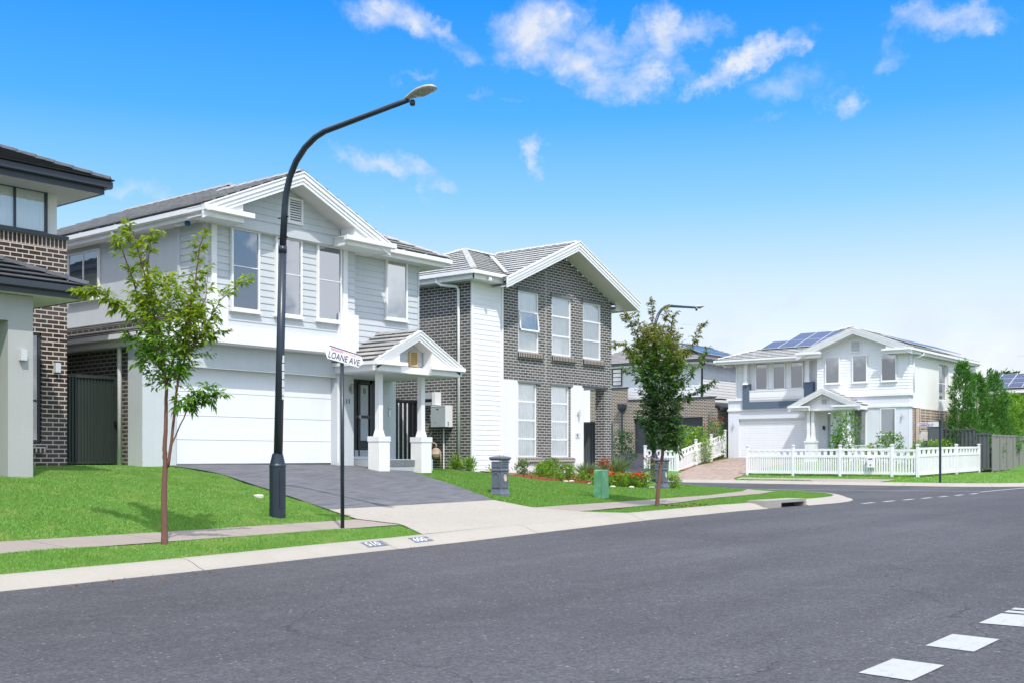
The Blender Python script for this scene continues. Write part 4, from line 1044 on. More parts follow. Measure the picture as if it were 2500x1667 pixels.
# one sash of the first upper window stands open
m = MB(); O = Vector((28.17, 22.50, 5.66)); m.obox(O, (.98, 0, 0), (0, -.10, -.0)+Vector((0, 0, 0)) if False else (0, -.035, 0), (0, -.0, .05)) if False else None
s0 = Vector((28.16, 22.53, 6.27)); dn = Vector((0, -.07, -.62)); ac = Vector((1.0, 0, 0)); nn = Vector((0, -.03, .008))
m.obox(s0, ac, nn, dn*.06); m.obox(s0+dn*.92, ac, nn, dn*.08); m.obox(s0, ac*.045, nn, dn); m.obox(s0+ac*.955, ac*.045, nn, dn); sash = m.build('open_sash', 'white_paint', h3)
m = MB(); q = s0+nn*.5; m.face([q, q+dn, q+dn+ac, q+ac]); m.build('pane', 'window_glass', sash)
vx = 30.42; Z3 = 7.19; S3 = .43
m = MB()
roofp(m, [(25.4, 22.0), (26.85, 22.0), (29.3, 24.7), (29.3, 25.2), (28.6, 25.2)], (25.4, 22.0, Z3), (0, 1), S3)
roofp(m, [(25.4, 28.4), (25.4, 22.0), (28.6, 25.2)], (25.4, 22.0, Z3), (1, 0), S3)
roofp(m, [(25.4, 28.4), (28.6, 25.2), (31.0, 25.2), (34.1, 28.4)], (25.4, 28.4, Z3), (0, -1), S3)
gz = 8.68; gs = (gz-7.06)/(vx-26.68)
roofp(m, [(26.68, 21.78), (vx, 21.78), (vx, 25.5), (29.6, 25.2), (26.68, 21.98)], (26.68, 21.78, 7.07), (1, 0), gs)
roofp(m, [(34.13, 21.78), (34.13, 27.0), (vx, 27.0), (vx, 21.78)], (34.13, 21.78, 7.07), (-1, 0), gs)
m.build('roof', 'tile_light', h3)
m = MB(); ridge_caps(m, (25.5, 22.1, Z3+.06), (28.6, 25.2, Z3+S3*3.2+.02), .11); ridge_caps(m, (28.6, 25.2, Z3+S3*3.2+.02), (30.3, 25.2, Z3+S3*3.2+.02), .1); ridge_caps(m, (vx, 21.85, gz+.02), (vx, 25.3, gz+.02), .1); ridge_caps(m, (25.5, 28.3, Z3+.04), (28.6, 25.2, Z3+S3*3.2+.02), .1); m.build('ridge_capping', 'tile_light', h3)
m = MB(); m.obox((26.78, 21.98, 7.26), (2.55, 2.75, 1.17), (.10, -.09, 0), (0, 0, .012)); m.build('valley_flashing', 'lamp_grey', h3)
barge(h3, vx, gz+.02, 26.68, 7.06, 21.72, .29, .03); barge(h3, vx, gz+.02, 34.13, 7.06, 21.72, .29, .03)
m = MB(); m.prism([(vx, 21.8, 8.42), (26.75, 21.8, 6.84), (26.75, 21.8, 6.82), (vx, 21.8, 8.40)], (0, .72, 0)); m.prism([(vx, 21.8, 8.42), (34.1, 21.8, 6.83), (34.1, 21.8, 6.81), (vx, 21.8, 8.40)], (0, .72, 0)); m.build('raked_soffit', 'soffit', h3)
m = MB(); m.box(33.43, 34.1, 22.4, 29, 6.80, 6.82); m.prism([(33.45, 22.3, 6.82), (34.1, 22.3, 6.82), (33.45, 22.3, 7.1)], (0, .05, 0)); m.build('east_soffit', 'soffit', h3)
m = MB(); gutter(m, (25.33, 21.95, 7.19), (26.9, 21.95, 7.19), YN, .12, .12); gutter(m, (25.33, 28.4, 7.19), (25.33, 21.95, 7.19), XN, .12, .12); gutter(m, (34.18, 21.8, 7.05), (34.18, 29, 7.05), XP, .12, .12); m.build('gutter', 'white_paint', h3)
m = MB(); m.box(25.45, 26.85, 22.07, 22.10, 6.93, 7.1); m.box(25.45, 25.48, 22.07, 28.3, 6.93, 7.1); m.build('fascia', 'white_paint', h3)
m = MB(); m.box(25.48, 27.4, 22.10, 22.5, 6.93, 6.95); m.box(25.48, 25.83, 22.5, 28.3, 6.93, 6.95); m.build('eave_soffit', 'white_paint', h3)
m = MB(); m.box(26.08, 26.18, 22.0, 22.06, 6.93, 7.05); m.lathe((26.13, 21.98, 6.9), [(.03, 0), (.045, .03), (.045, .09), (.02, .12)]); m.build('sensor_light', 'white_paint', h3)
downpipe(h3, [(25.42, 23.55, 7.07), (25.42, 23.55, 6.95), (25.5, 23.45, 6.86), (25.74, 23.0, 6.8), (25.76, 22.95, 6.7), (25.76, 22.93, 1.25)], r=.045)
wall_light(h3, 31.33, 22.47, 3.0, YN, up=.22)
m = MB(); m.box(31.2, 31.42, 22.455, 22.47, 2.26, 2.44); m.build('number_plaque', 'solar_frame', h3)
text_mesh('9', .15, 'mail_grey', (31.26, 22.45, 2.3), XP, ZP, 'house_number', h3, .004)
m = MB(); ribbed(m, (33.40, 23.0, 0), YP, XN, 1.3, 1.1, 2.82, .10, .025); m.box(33.36, 33.42, 22.98, 24.3, 2.82, 2.88); gt = m.build('porch_gate', 'slate_fence', h3)
# water heater, meter box and gas meter on the brick side wall
wh = thing('water_heater', 'pale grey water heater box hung on the grey brick side wall', 'water heater', (25.6, 23.55, 2.5))
m = MB(); m.box(25.5, 25.82, 23.26, 23.86, 2.54, 3.2); m.build('case', 'heater_grey', wh)
m = MB(); m.box(25.5, 25.82, 23.245, 23.26, 2.54, 3.2); m.box(25.49, 25.5, 23.27, 23.85, 3.17, 3.19); m.build('side_panel', 'white_paint', wh)
m = MB(); m.lathe((0, 0, 0), [(.035, 0), (.035, .006)], 16); m.v = [(25.5-v[2], 23.66+v[0], 2.70+v[1]) for v in m.v]; m.build('badge', 'green_plastic', wh)
m = MB(); m.box(25.49, 25.5, 23.54, 23.62, 3.08, 3.10); m.box(25.6, 25.63, 23.235, 23.245, 2.58, 2.7); m.build('vent_slot', 'black_metal', wh)
m = MB(); m.box(25.48, 25.84, 23.24, 23.88, 2.50, 2.535); m.build('base_tray', 'black_metal', wh)
m = MB(); m.tube([(25.72, 23.52, 2.5), (25.72, 23.52, 1.25)], .022, 8); m.tube([(25.74, 24.0, 3.0), (25.7, 24.05, 2.9), (25.7, 24.05, 2.75), (25.74, 24.0, 2.65)], .02, 8); m.build('pipe', 'white_paint', wh)
mb_ = thing('meter_box', 'grey electricity meter box on the grey brick side wall above the water heater', 'meter box', (25.7, 24.0, 3.2))
m = MB(); m.box(25.6, 25.82, 23.88, 24.25, 3.22, 3.62); m.build('case', 'heater_grey', mb_); m = MB(); m.box(25.55, 25.82, 23.72, 23.86, 3.22, 3.62); m.build('side_box', 'white_paint', mb_); m = MB(); m.box(25.592, 25.6, 23.9, 24.2, 3.33, 3.42); m.build('meter_window', 'black_metal', mb_)
gm = thing('gas_meter', 'rusty beige gas meter with pipes at the foot of the grey brick side wall', 'gas meter', (25.6, 23.9, 1.3))
m = MB(); m.lathe((25.62, 23.75, 1.56), [(.03, 0), (.12, .03), (.155, .10), (.155, .13), (.165, .135), (.165, .155), (.155, .16), (.14, .26), (.09, .32), (.05, .34)], 18); m.build('body', 'meter_tan', gm, smooth=True)
m = MB(); m.lathe((25.62, 24.0, 1.98), [(.03, -.09), (.085, -.07), (.095, 0), (.085, .06), (.04, .09)], 16); m.tube([(25.62, 24.0, 1.3), (25.62, 24.0, 2.3), (25.66, 23.95, 2.42)], .028, 8); m.tube([(25.62, 23.75, 1.9), (25.62, 23.75, 2.02), (25.62, 23.85, 2.05), (25.62, 24.0, 2.05)], .025, 8); m.tube([(25.62, 23.62, 1.7), (25.62, 23.56, 1.8), (25.62, 23.56, 1.3)], .02, 8); m.build('pipework', 'meter_tan', gm, smooth=True)

# ------------------------------------------------ house 5: white house across the side street
h5 = thing('weatherboard_house', 'white two storey house with navy balcony and solar panels, behind the long white picket fence', 'house', (60, 25.5, 1.6))
m = MB(); wallgrid(m, (57.7, 0, 0), YP, XN, 25.3, 30.85, 1.3, 4.95, [(25.42, 30.2, 1.3, 3.77)], .2); m.face([(57.7, 30.85, 1.3), (57.7, 30.85, 4.95), (70, 30.85, 4.95), (70, 30.85, 1.3)][::-1])
m.build('garage_wall', 'pale_blue_render', h5)
m = MB()
for i in range(16): z = 1.6+i*.136; m.box(57.86, 57.9, 25.4, 30.22, z+.004, z+.132)
m.build('garage_door', 'garage_white', h5)
m = MB(); m.box(57.91, 57.93, 25.4, 30.25, 1.3, 3.8); m.build('door_seal', 'grey_stucco', h5)
m = MB(); m.box(57.62, 57.7, 25.3, 30.9, 4.80, 4.95); m.box(57.64, 57.7, 25.3, 30.88, 4.22, 4.33); m.box(56.92, 57.0, 20.2, 24.9, 4.76, 4.90); m.box(57.0, 57.55, 20.2, 20.3, 4.76, 4.90); m.box(56.94, 57.0, 20.22, 24.9, 4.18, 4.30); m.box(57.0, 57.55, 20.22, 20.3, 4.18, 4.30); m.build('moulding', 'white_render', h5)
siding('upper_boards', 'pale_siding', h5, (57.85, 0, 0), YP, XN, [rect(25.2, 30.4, 4.9, 6.95)], .155)
m = MB(); m.box(57.8, 57.85, 30.33, 30.42, 4.9, 6.95); m.face([(57.85, 30.4, 4.9), (57.85, 30.4, 6.95), (70, 30.4, 6.95), (70, 30.4, 4.9)][::-1]); m.build('corner_trim', 'white_paint', h5)
m = MB(); wallgrid(m, (57.0, 0, 0), YP, XN, 20.3, 24.45, 1.2, 4.85, [(20.96, 21.78, 2.2, 4.14), (22.5, 23.2, 2.2, 4.12)], .08); wallgrid(m, (0, 24.4, 0), XP, YP, 57.0, 57.7, 1.2, 4.85); wallgrid(m, (57.69, 0, 0), YP, XN, 24.4, 25.42, 1.2, 4.9, [(24.4, 24.9, 1.3, 4.0)], .05)
m.box(56.99, 57.5, 20.295, 20.31, 1.2, 4.85); m.build('front_wall', 'pale_blue_render', h5)
m = MB(); m.box(57.72, 57.76, 24.42, 24.92, 1.6, 3.95); fd = m.build('front_door', 'heater_grey', h5); m = MB(); m.box(57.70, 57.72, 24.5, 24.62, 2.3, 3.9); m.build('door_glass', 'dark_room', fd)
siding('gable_boards', 'pale_siding', h5, (57.0, 0, 0), YP, XN, [[(20.3, 4.9), (25.2, 4.9), (25.2, 7.2), (23.02, 8.05), (20.3, 7.0)]], .155)
m = MB(); m.face([(57.0, 25.2, 4.9), (57.0, 25.2, 7.1), (57.85, 25.2, 7.1), (57.85, 25.2, 4.9)][::-1]); m.build('return_wall', 'pale_siding', h5)
siding('side_boards', 'pale_siding', h5, (0, 20.29, 0), XP, YN, [rect(57.0, 57.75, 4.9, 6.9)], .155)
m = MB(); wallgrid(m, (0, 20.3, 0), XP, YN, 57.5, 70, 4.15, 6.95, [(61.55, 63.1, 4.7, 6.62)], .25); m.build('side_wall', 'cream_render', h5)
m = MB(); wallgrid(m, (0, 20.35, 0), XP, YN, 57.5, 70, 1.2, 4.15); m.build('side_brick', 'brick_cream', h5)
window(h5, (61.55, 20.52, 4.7), XP, YN, 1.55, 1.92, bars=(.48,), fw=.05, depth=.07, back='blind_white', backkind='blind')
def lattice():
    m = MB(); x0, x1, z0, z1 = 58.25, 64.5, 3.0, 4.1
    for i in range(9): z = z0+i*(z1-z0)/8; m.box(x0, x1, 20.12, 20.14, z-.02, z+.02)
    for x in (x0, 59.0, 59.8, 61.2, 62.8, x1): m.box(x-.03, x+.03, 20.14, 20.17, z0-.03, z1+.03)
    m.box(58.0, 58.06, 20.15, 20.3, 1.3, 4.1); return m.build('lattice_screen', 'beige_lattice', h5)
lattice()
m = MB(); m.box(58.35, 59.3, 20.05, 20.3, 1.5, 2.95); m.build('utility_cabinet', 'cream_render', h5)
for y in (29.18, 28.12, 27.08):   # left trio
    window(h5, (57.83, y, 5.38), YN, XN, .72, 1.50, fw=.045, depth=.075, back='blind_white', backkind='blind', sill=.03, back_drop=.17)
for y, b, dr_ in ((24.72, 'blind_grey', .95), (23.24, 'blind_grey', .93), (21.71, 'blind_white', .18)):
    window(h5, (56.985, y, 5.50), YN, XN, .80, 1.42, fw=.05, depth=.075, back=b, backkind='blind', sill=.03, back_drop=dr_)
window(h5, (57.06, 21.77, 2.2), YN, XN, .80, 1.93, bars=(.3,), fw=.05, depth=.09, back='blind_white', backkind='blind', back_drop=.7)
window(h5, (57.06, 23.2, 2.2), YN, XN, .70, 1.92, fw=.05, depth=.09, back='blind_grey', backkind='blind')
wall_light(h5, 57.7, 30.5, 3.3, XN, up=.25); wall_light(h5, 57.0, 20.6, 3.6, XN, up=.25)
m = MB(); m.box(57.6, 57.69, 25.06, 25.16, 3.1, 3.3); m.build('porch_light', 'black_metal', h5)
vent(h5, (56.985, 23.34, 7.05), YN, XN, .56, .60)
# balcony
m = MB(); m.box(57.55, 57.84, 25.68, 26.2, 4.33, 5.70); m.box(57.55, 57.84, 29.48, 29.88, 4.33, 5.72); m.box(57.55, 57.84, 26.2, 29.48, 4.33, 4.71); m.build('balcony', 'navy_render', h5)
m = MB(); m.box(57.60, 57.64, 26.2, 29.48, 4.93, 5.31); m.box(57.58, 57.66, 26.2, 29.48, 5.29, 5.35); m.box(57.60, 57.64, 26.2, 29.48, 4.71, 4.74); m.box(57.60, 57.64, 26.2, 29.48, 4.815, 4.84)
for i in range(28): y = 26.22+i*.119; m.box(57.60, 57.64, y, y+.045, 4.71, 4.95)
m.build('balustrade', 'white_paint', h5)
for y in (29.67, 25.98):
    m = MB(); m.lathe((57.6, y, 5.68), [(.16, 0), (.10, .22), (.10, 1.25)], square=True); m.build('balcony_column', 'white_paint', h5)
# porch of house 5
q0, q1, qa = 22.42, 26.3, 24.42; qz = 4.30; qs = .44; qt = qz+qs*(qa-q0)
m = MB(); roofp(m, [(55.85, q0), (57.7, q0), (57.7, qa), (55.85, qa)], (55.85, q0, qz), (0, 1), qs, .045, .33); roofp(m, [(55.85, q1), (55.85, qa), (57.7, qa), (57.7, q1)], (55.85, q1, qz), (0, -1), qs*(qa-q0)/(q1-qa), .045, .33); m.build('porch_roof', 'tile_light', h5)
barge(h5, qa, qt, q0+.0, qz-.02, 55.8, .26, .03, axis='y', name='porch_barge'); barge(h5, qa, qt, q1, qz-.02, 55.8, .26, .03, axis='y', name='porch_barge')
m = MB(); m.face([(56.2, 23.0, 4.08), (56.2, 25.9, 4.08), (56.2, 25.9, 4.3), (56.2, qa, 4.98), (56.2, 23.0, 4.3)]); m.box(56.18, 56.24, 23.0, 25.7, 4.02, 4.2); m.build('porch_gable', 'white_render', h5)
vent(h5, (56.19, 24.62, 4.33), YN, XN, .40, .38)
m = MB(); gutter(m, (55.78, q1+.05, 4.32), (55.78, 25.1, 4.32), XN, .10, .1); gutter(m, (55.78, 23.9, 4.32), (55.78, q0-.1, 4.32), XN, .10, .1); m.box(55.9, 55.94, 25.2, q1, 4.08, 4.28); m.box(55.9, 55.94, q0, 23.8, 4.08, 4.28); m.box(55.94, 57.7, q1-.04, q1, 4.08, 4.28); m.box(55.94, 57.0, q0, q0+.04, 4.08, 4.28); m.box(55.94, 56.2, 23.76, 23.8, 4.08, 4.28); m.box(55.94, 56.2, 25.2, 25.24, 4.08, 4.28); m.build('porch_fascia', 'white_paint', h5)
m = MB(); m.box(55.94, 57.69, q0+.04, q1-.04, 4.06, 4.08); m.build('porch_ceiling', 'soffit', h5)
for y in (25.22, 23.27):
    m = MB(); m.box(56.05, 56.55, y-.25, y+.25, 1.2, 2.38); p = m.build('pier', 'white_render', h5)
    m = MB(); m.box(56.02, 56.58, y-.28, y+.28, 2.38, 2.50); m.build('pier_cap', 'white_render', p)
    for dy in (-.12, .12):
        m = MB(); m.lathe((56.3, y+dy, 2.50), [(.115, 0), (.085, .25), (.085, 1.58)], square=True); m.build('column', 'white_paint', h5)
# roof of house 5
e5 = 7.08; s5 = .345
m = MB()
roofp(m, [(57.0, 31.35), (57.0, 26.2), (60.5, 23.02), (62.6, 25.6)], (57.0, 31.35, e5), (1, 0), s5, .05, .36)
roofp(m, [(56.95, 20.0), (68.0, 19.9), (66.5, 25.6), (60.8, 25.6), (56.95, 21.2)][:1]+[(67.7, 20.0), (65.6, 25.6), (62.6, 25.6)], (67.7, 20.0, e5-.02), (0, 1), s5, .05, .36)
roofp(m, [(57.0, 31.35), (62.6, 25.6), (65.6, 25.6), (67.7, 31.35)], (57.0, 31.35, e5), (0, -1), s5, .05, .36)
roofp(m, [(67.7, 20.0), (67.7, 31.35), (65.6, 25.6)], (67.7, 20, e5), (-1, 0), .9, .05, .36)
ga, gz5 = 23.02, 8.25
roofp(m, [(56.5, 26.1), (56.5, ga), (62.5, ga), (60.0, 26.1)], (56.5, 26.1, 7.12), (0, -1), (gz5-7.12)/(26.1-ga), .05, .36)
roofp(m, [(56.5, 20.0), (62.5, 20.0), (62.5, ga), (56.5, ga)], (56.5, 20.0, 7.12), (0, 1), (gz5-7.12)/(ga-20.0), .05, .36)
m.build('roof', 'tile_light', h5)
m = MB(); ridge_caps(m, (57.1, 31.2, e5+.06), (62.6, 25.6, e5+s5*5.7+.02), .12); ridge_caps(m, (62.6, 25.6, 9.06), (65.6, 25.6, 9.06), .12); ridge_caps(m, (56.6, ga, gz5+.02), (60.5, ga, gz5+.02), .1); m.build('ridge_capping', 'tile_light', h5)
barge(h5, ga, gz5+.03, 26.15, 7.1, 56.42, .30, .03, axis='y'); barge(h5, ga, gz5+.03, 19.95, 7.1, 56.42, .30, .03, axis='y')
m = MB(); m.prism([(56.5, ga, 7.96), (56.5, 26.1, 6.82), (56.5, 26.1, 6.80), (56.5, ga, 7.94)], (.5, 0, 0)); m.prism([(56.5, ga, 7.96), (56.5, 20.0, 6.83), (56.5, 20.0, 6.81), (56.5, ga, 7.94)], (.5, 0, 0)); m.build('raked_soffit', 'soffit', h5)
m = MB(); gutter(m, (56.95, 31.4, e5), (56.95, 26.0, e5), XN, .12, .12); gutter(m, (56.4, 26.2, 7.17), (56.4, 24.75, 7.17), XN, .12, .12); gutter(m, (56.4, 21.5, 7.13), (56.4, 19.88, 7.13), XN, .12, .12); gutter(m, (56.4, 19.88, 7.10), (67.8, 19.88, 7.06), YN, .12, .12); gutter(m, (67.8, 31.4, 7.06), (56.95, 31.4, 7.06), YP, .12, .12); m.build('gutter', 'white_paint', h5)
m = MB(); m.box(57.05, 57.09, 26.0, 31.3, 6.84, 7.0); m.box(56.52, 56.56, 24.9, 26.1, 6.88, 7.1); m.box(56.52, 56.56, 20.0, 21.4, 6.86, 7.06); m.box(56.55, 67.7, 20.0, 20.04, 6.84, 7.0); m.box(56.56, 57.0, 24.9, 24.94, 6.88, 7.1); m.box(56.56, 57.0, 21.36, 21.4, 6.86, 7.06)
m.prism([(56.5, 24.9, 7.1), (56.5, 26.05, 7.1), (56.5, 24.9, 7.5)], (.5, 0, 0)); m.prism([(56.5, 21.3, 7.08), (56.5, 20.05, 7.08), (56.5, 21.3, 7.5)], (.5, 0, 0)); m.build('fascia', 'white_paint', h5)
m = MB(); m.box(57.09, 57.85, 25.2, 31.3, 6.85, 6.87); m.box(56.56, 67.7, 20.04, 20.3, 6.85, 6.87); m.box(57.85, 67.7, 30.4, 31.3, 6.85, 6.87); m.box(56.56, 57.0, 24.9, 26.1, 6.87, 6.89); m.box(56.56, 57.0, 20.0, 21.4, 6.865, 6.88); m.build('eave_soffit', 'soffit', h5)
downpipe(h5, [(58.1, 19.95, 6.95), (58.1, 19.95, 6.85), (57.9, 20.1, 6.75), (57.6, 20.24, 6.7), (57.55, 20.25, 6.6), (57.55, 20.25, 4.92)], r=.05)
downpipe(h5, [(67.4, 19.95, 6.95), (67.4, 19.97, 6.8), (66.6, 20.15, 6.7), (66.5, 20.2, 6.6)], r=.05)
downpipe(h5, [(57.12, 31.0, 6.9), (57.3, 30.9, 6.75), (57.7, 30.6, 6.75)], r=.05)
def panels(parent, O, A, B, na, nb, wa, wb, lift, label=None):
    "solar array: O corner, A across, B up the slope (unit vectors)"
    O, A, B = map(Vector, (O, A, B)); N = A.cross(B); 
    if N.z < 0: N = -N
    for i in range(na):
        for j in range(nb):
            o = O+A*(i*(wa+.02))+B*(j*(wb+.02))+N*lift
            m = MB(); m.obox(o, A*wa, B*wb, N*.035); p = m.build('solar_panel', 'solar_frame', parent)
            m = MB(); q = [o+A*.02+B*.02+N*.037, o+A*(wa-.02)+B*.02+N*.037, o+A*(wa-.02)+B*(wb-.02)+N*.037, o+A*.02+B*(wb-.02)+N*.037]
            if (q[1]-q[0]).cross(q[2]-q[0]).dot(N) < 0: q = q[::-1]
            s = [(0, 0), (wa, 0), (wa, wb), (0, wb)]
            m.face(q, s); m.build('cells', 'solar_cell', p)
L5 = math.sqrt(1+s5*s5); B5 = (1/L5, 0, s5/L5)
panels(h5, (58.5, 29.2, e5+s5*1.5), YN, B5, 4, 1, 1.0, 1.62, .10)
panels(h5, (60.05, 28.2, e5+s5*3.05), YN, B5, 3, 1, 1.0, 1.62, .10)
panels(h5, (58.3, 20.7, e5+s5*.75), XP, (0, 1/L5, s5/L5), 8, 1, 1.0, 1.6, .14)
panels(h5, (57.6, 22.3, e5+s5*2.4+.3), XP, (0, 1/L5, s5/L5), 4, 1, 1.0, .6, .2) if False else None

# ------------------------------------------------ house 4: weatherboard over brown brick, behind the second tree
h4 = thing('brick_house', 'cream weatherboard and brown brick house with a charcoal garage door, behind the second street tree', 'house', (60, 36, 1.85))
m = MB(); wallgrid(m, (57.8, 0, 0), YP, XN, 31.75, 37.7, 1.6, 5.05, [(32.55, 37.3, 1.6, 3.97)], .25); wallgrid(m, (57.8, 0, 0), YP, XN, 37.7, 40.5, 1.6, 5.8); wallgrid(m, (0, 31.75, 0), XP, YN, 57.8, 66, 1.6, 4.45); m.build('brick_wall', 'brick_brown', h4)
m = MB(); m.box(57.75, 57.9, 31.7, 37.7, 5.05, 5.13); m.box(57.75, 57.9, 37.68, 40.5, 5.8, 5.88); m.build('parapet_cap', 'charcoal_metal', h4)
m = MB()
for i in range(17): z = 1.87+i*.125; m.box(58.0, 58.04, 32.5, 37.35, z+.005, z+.12)
m.box(58.045, 58.06, 32.5, 37.35, 1.7, 4.0); m.build('garage_door', 'charcoal_metal', h4)
siding('front_boards', 'pale_siding', h4, (58.6, 0, 0), YP, XN, [rect(33.1, 40.5, 4.9, 7.2)], .17)
siding('side_boards', 'pale_siding', h4, (0, 33.1, 0), XP, YN, [rect(58.6, 68, 4.4, 7.15)], .17)
m = MB(); m.box(57.9, 58.7, 31.5, 40, 4.95, 5.0); m.prism([(58.0, 31.4, 4.45), (66, 31.4, 4.45), (66, 31.4, 4.5), (58.0, 31.4, 4.5)], (0, 1.7, .42)) ; m.box(57.9, 66, 31.35, 31.5, 4.36, 4.5); m.build('lean_to_roof', 'tile_charcoal', h4)
window(h4, (58.58, 39.35, 6.05), YN, XN, .72, 1.05, fw=.05, depth=.07, mat='charcoal_metal', back='blind_white', backkind='blind', bars=(.25, .5, .75))
m = MB(); e4 = 7.35; s4 = .36
roofp(m, [(58.1, 32.6), (61.9, 36.4), (61.9, 40), (58.1, 42)][::1], (58.1, 32.6, e4), (1, 0), s4, .045, .34)
roofp(m, [(58.1, 32.6), (68, 32.6), (66, 36.4), (61.9, 36.4)], (58.1, 32.6, e4), (0, 1), s4, .045, .34)
m.build('roof', 'tile_pinkgrey', h4)
m = MB(); ridge_caps(m, (58.2, 32.7, e4+.05), (61.9, 36.4, e4+s4*3.8+.02), .1); ridge_caps(m, (61.9, 36.4, e4+s4*3.8), (66, 36.4, e4+s4*3.8), .1); m.build('ridge_capping', 'tile_charcoal', h4)
m = MB(); gutter(m, (58.0, 42, e4), (58.0, 32.5, e4), XN, .13, .12); gutter(m, (58.0, 32.5, e4), (68, 32.5, e4), YN, .13, .12); m.build('gutter', 'charcoal_metal', h4)
m = MB(); m.box(58.12, 58.16, 32.6, 42, 7.1, 7.25); m.box(58.12, 68, 32.6, 32.64, 7.1, 7.25); m.box(58.16, 58.6, 32.64, 42, 7.12, 7.14); m.box(58.16, 68, 32.64, 33.1, 7.12, 7.14); m.build('fascia', 'white_paint', h4)
downpipe(h4, [(58.5, 32.6, 7.2), (58.3, 32.9, 7.0), (58.55, 33.02, 6.9), (58.55, 33.02, 5.0)], 'charcoal_metal', .055)
m = MB(); m.tube([(57.6, 38.0, 1.85), (57.6, 38.0, 4.5)], .06, 10); m.lathe((57.6, 38.0, 4.35), [(.08, 0), (.2, .25), (.22, .5)], square=True); m.build('rainhead_downpipe', 'charcoal_metal', h4)
m = MB(); m.tube([(57.65, 31.95, 1.85), (57.65, 31.95, 4.4)], .05, 8); m.build('downpipe', 'taupe_steel', h4)
panels(h4, (59.0, 33.2, e4+.25), XP, (0, .94, .34), 4, 2, 1.0, 1.0, .15)
m = MB(); m.tube([(61.3, 36.4, 8.6), (61.3, 36.4, 10.0)], .02, 6); m.tube([(61.3, 36.4, 9.93), (62.9, 35.9, 9.97)], .012, 6)
for i in range(4): p = Vector((61.3, 36.4, 9.93)).lerp(Vector((62.9, 35.9, 9.97)), i/3); m.tube([p+Vector((-.1, -.2, 0)), p+Vector((.1, .2, 0))], .008, 5)
m.build('antenna', 'solar_frame', h4)

# ------------------------------------------------ far house with solar roof
h6 = thing('brick_house', 'distant house with rows of solar panels on its pale roof, beyond the conifers', 'house', (88, 22, 1.5))
s6 = .42; L6 = math.sqrt(1+s6*s6)
m = MB(); roofp(m, [(85, 27.4), (85, 12), (88.2, 12), (88.2, 24.6)], (85, 12, 6.35), (1, 0), s6, .045, .34); roofp(m, [(91.4, 27.4), (91.4, 12), (88.2, 12), (88.2, 24.6)], (91.4, 12, 6.35), (-1, 0), s6, .045, .34); roofp(m, [(85, 27.4), (91.4, 27.4), (88.2, 24.6)], (85, 27.4, 6.35), (0, -1), .48, .045, .34); m.build('roof', 'tile_pinkgrey', h6)
m = MB(); m.box(84.9, 84.97, 12, 27.5, 6.2, 6.38); m.box(84.97, 85.5, 12, 27.4, 6.18, 6.2); m.build('gutter', 'white_paint', h6)
m = MB(); wallgrid(m, (85.5, 0, 0), YP, XN, 12, 27, 1, 6.2); wallgrid(m, (0, 27, 0), XP, YP, 85.5, 91, 1, 6.2); m.build('wall', 'brick_cream', h6)
panels(h6, (85.25, 25.3, 6.46), YN, (1/L6, 0, s6/L6), 13, 3, .98, 1.0, .12)
m = MB(); m.tube([(88.2, 22.5, 7.6), (88.2, 22.5, 9.2)], .03, 6); m.tube([(88.2, 21.9, 9.1), (88.2, 23.4, 9.1)], .02, 6); m.build('antenna', 'solar_frame', h6)

# ================================================================== FENCES
def picket(parent, A, B, za, zb, h=1.27, post=1.44, openings=7, pickets=20, name='fence_panel', first_post=True, last_post=True):
    A, B = Vector((A[0], A[1], za)), Vector((B[0], B[1], zb)); d = B-A; U = Vector((d.x, d.y, 0)).normalized(); N = Vector((-U.y, U.x, 0)); Z = Vector((0, 0, 1))
    def post_(P, hh):
        m = MB(); s = .055; m.obox(P-U*s-N*s-Z*.1, U*2*s, N*2*s, Z*(hh+.1)); m.obox(P-U*.085-N*.085+Z*(hh-.03), U*.17, N*.17, Z*.03); m.obox(P-U*.05-N*.05+Z*hh, U*.1, N*.1, Z*.03)
        m.build('post', 'white_paint', parent)
    if first_post: post_(A, post)
    if last_post: post_(B, post)
    m = MB(); a = A+U*.055; e = d-U*.11; 
    def rail(z0, z1, t=.03): m.obox(a+Z*z0-N*t, e, N*2*t, Z*(z1-z0))
    rail(.08, .20); rail(h-.10, h, .035); rail(h-.42, h-.29, .03); 
    L = e.length; n = openings; w = L/(n*2+1)
    for i in range(n+1):
        m.obox(a+e*((2*i)/(2*n+1))+Z*(h-.29)-N*.02, e/(2*n+1), N*.04, Z*.19)
    n = pickets; 
    for i in range(n): m.obox(a+e*((i+.2)/n)+Z*.20-N*.016, e*(.62/n), N*.032, Z*(h-.62))
    m.build(name, 'white_paint', parent)
pf = thing('picket_fence', 'long white picket fence round the front garden of the white corner house', 'fence', (51, 22, .73))
ys = [26.2, 23.77, 21.4, 18.93]
gz_ = lambda x, y: H(x, y)
for a, b in zip(ys, ys[1:]): picket(pf, (51, a), (51, b), .75, .75, first_post=True, last_post=(b == ys[-1]))
picket(pf, (51, 18.93), (51, 17.77), .74, .74, first_post=False, last_post=True, openings=3, pickets=8, name='gate', h=1.24)
for a, b, p, q in ((51, 56.4, .72, .80), (56.4, 60.0, .80, .84), (60.0, 62.4, .84, .86)):
    if a == 51: picket(pf, (51, 17.77), (56.4, 17.77), p, q, h=1.33, openings=8, pickets=26, first_post=False)
    else: picket(pf, (a, 17.77), (b, 17.77), p, q, h=1.33, first_post=False, openings=7, pickets=20)
pf2 = thing('picket_fence', 'short white picket fence beside the brown driveway, overhung by red flowers', 'fence', (54, 31, 1.0))
pts = [(52.3, 31.0, .74), (54.3, 31.0, 1.15), (56.0, 31.0, 1.45), (57.6, 31.0, 1.72)]
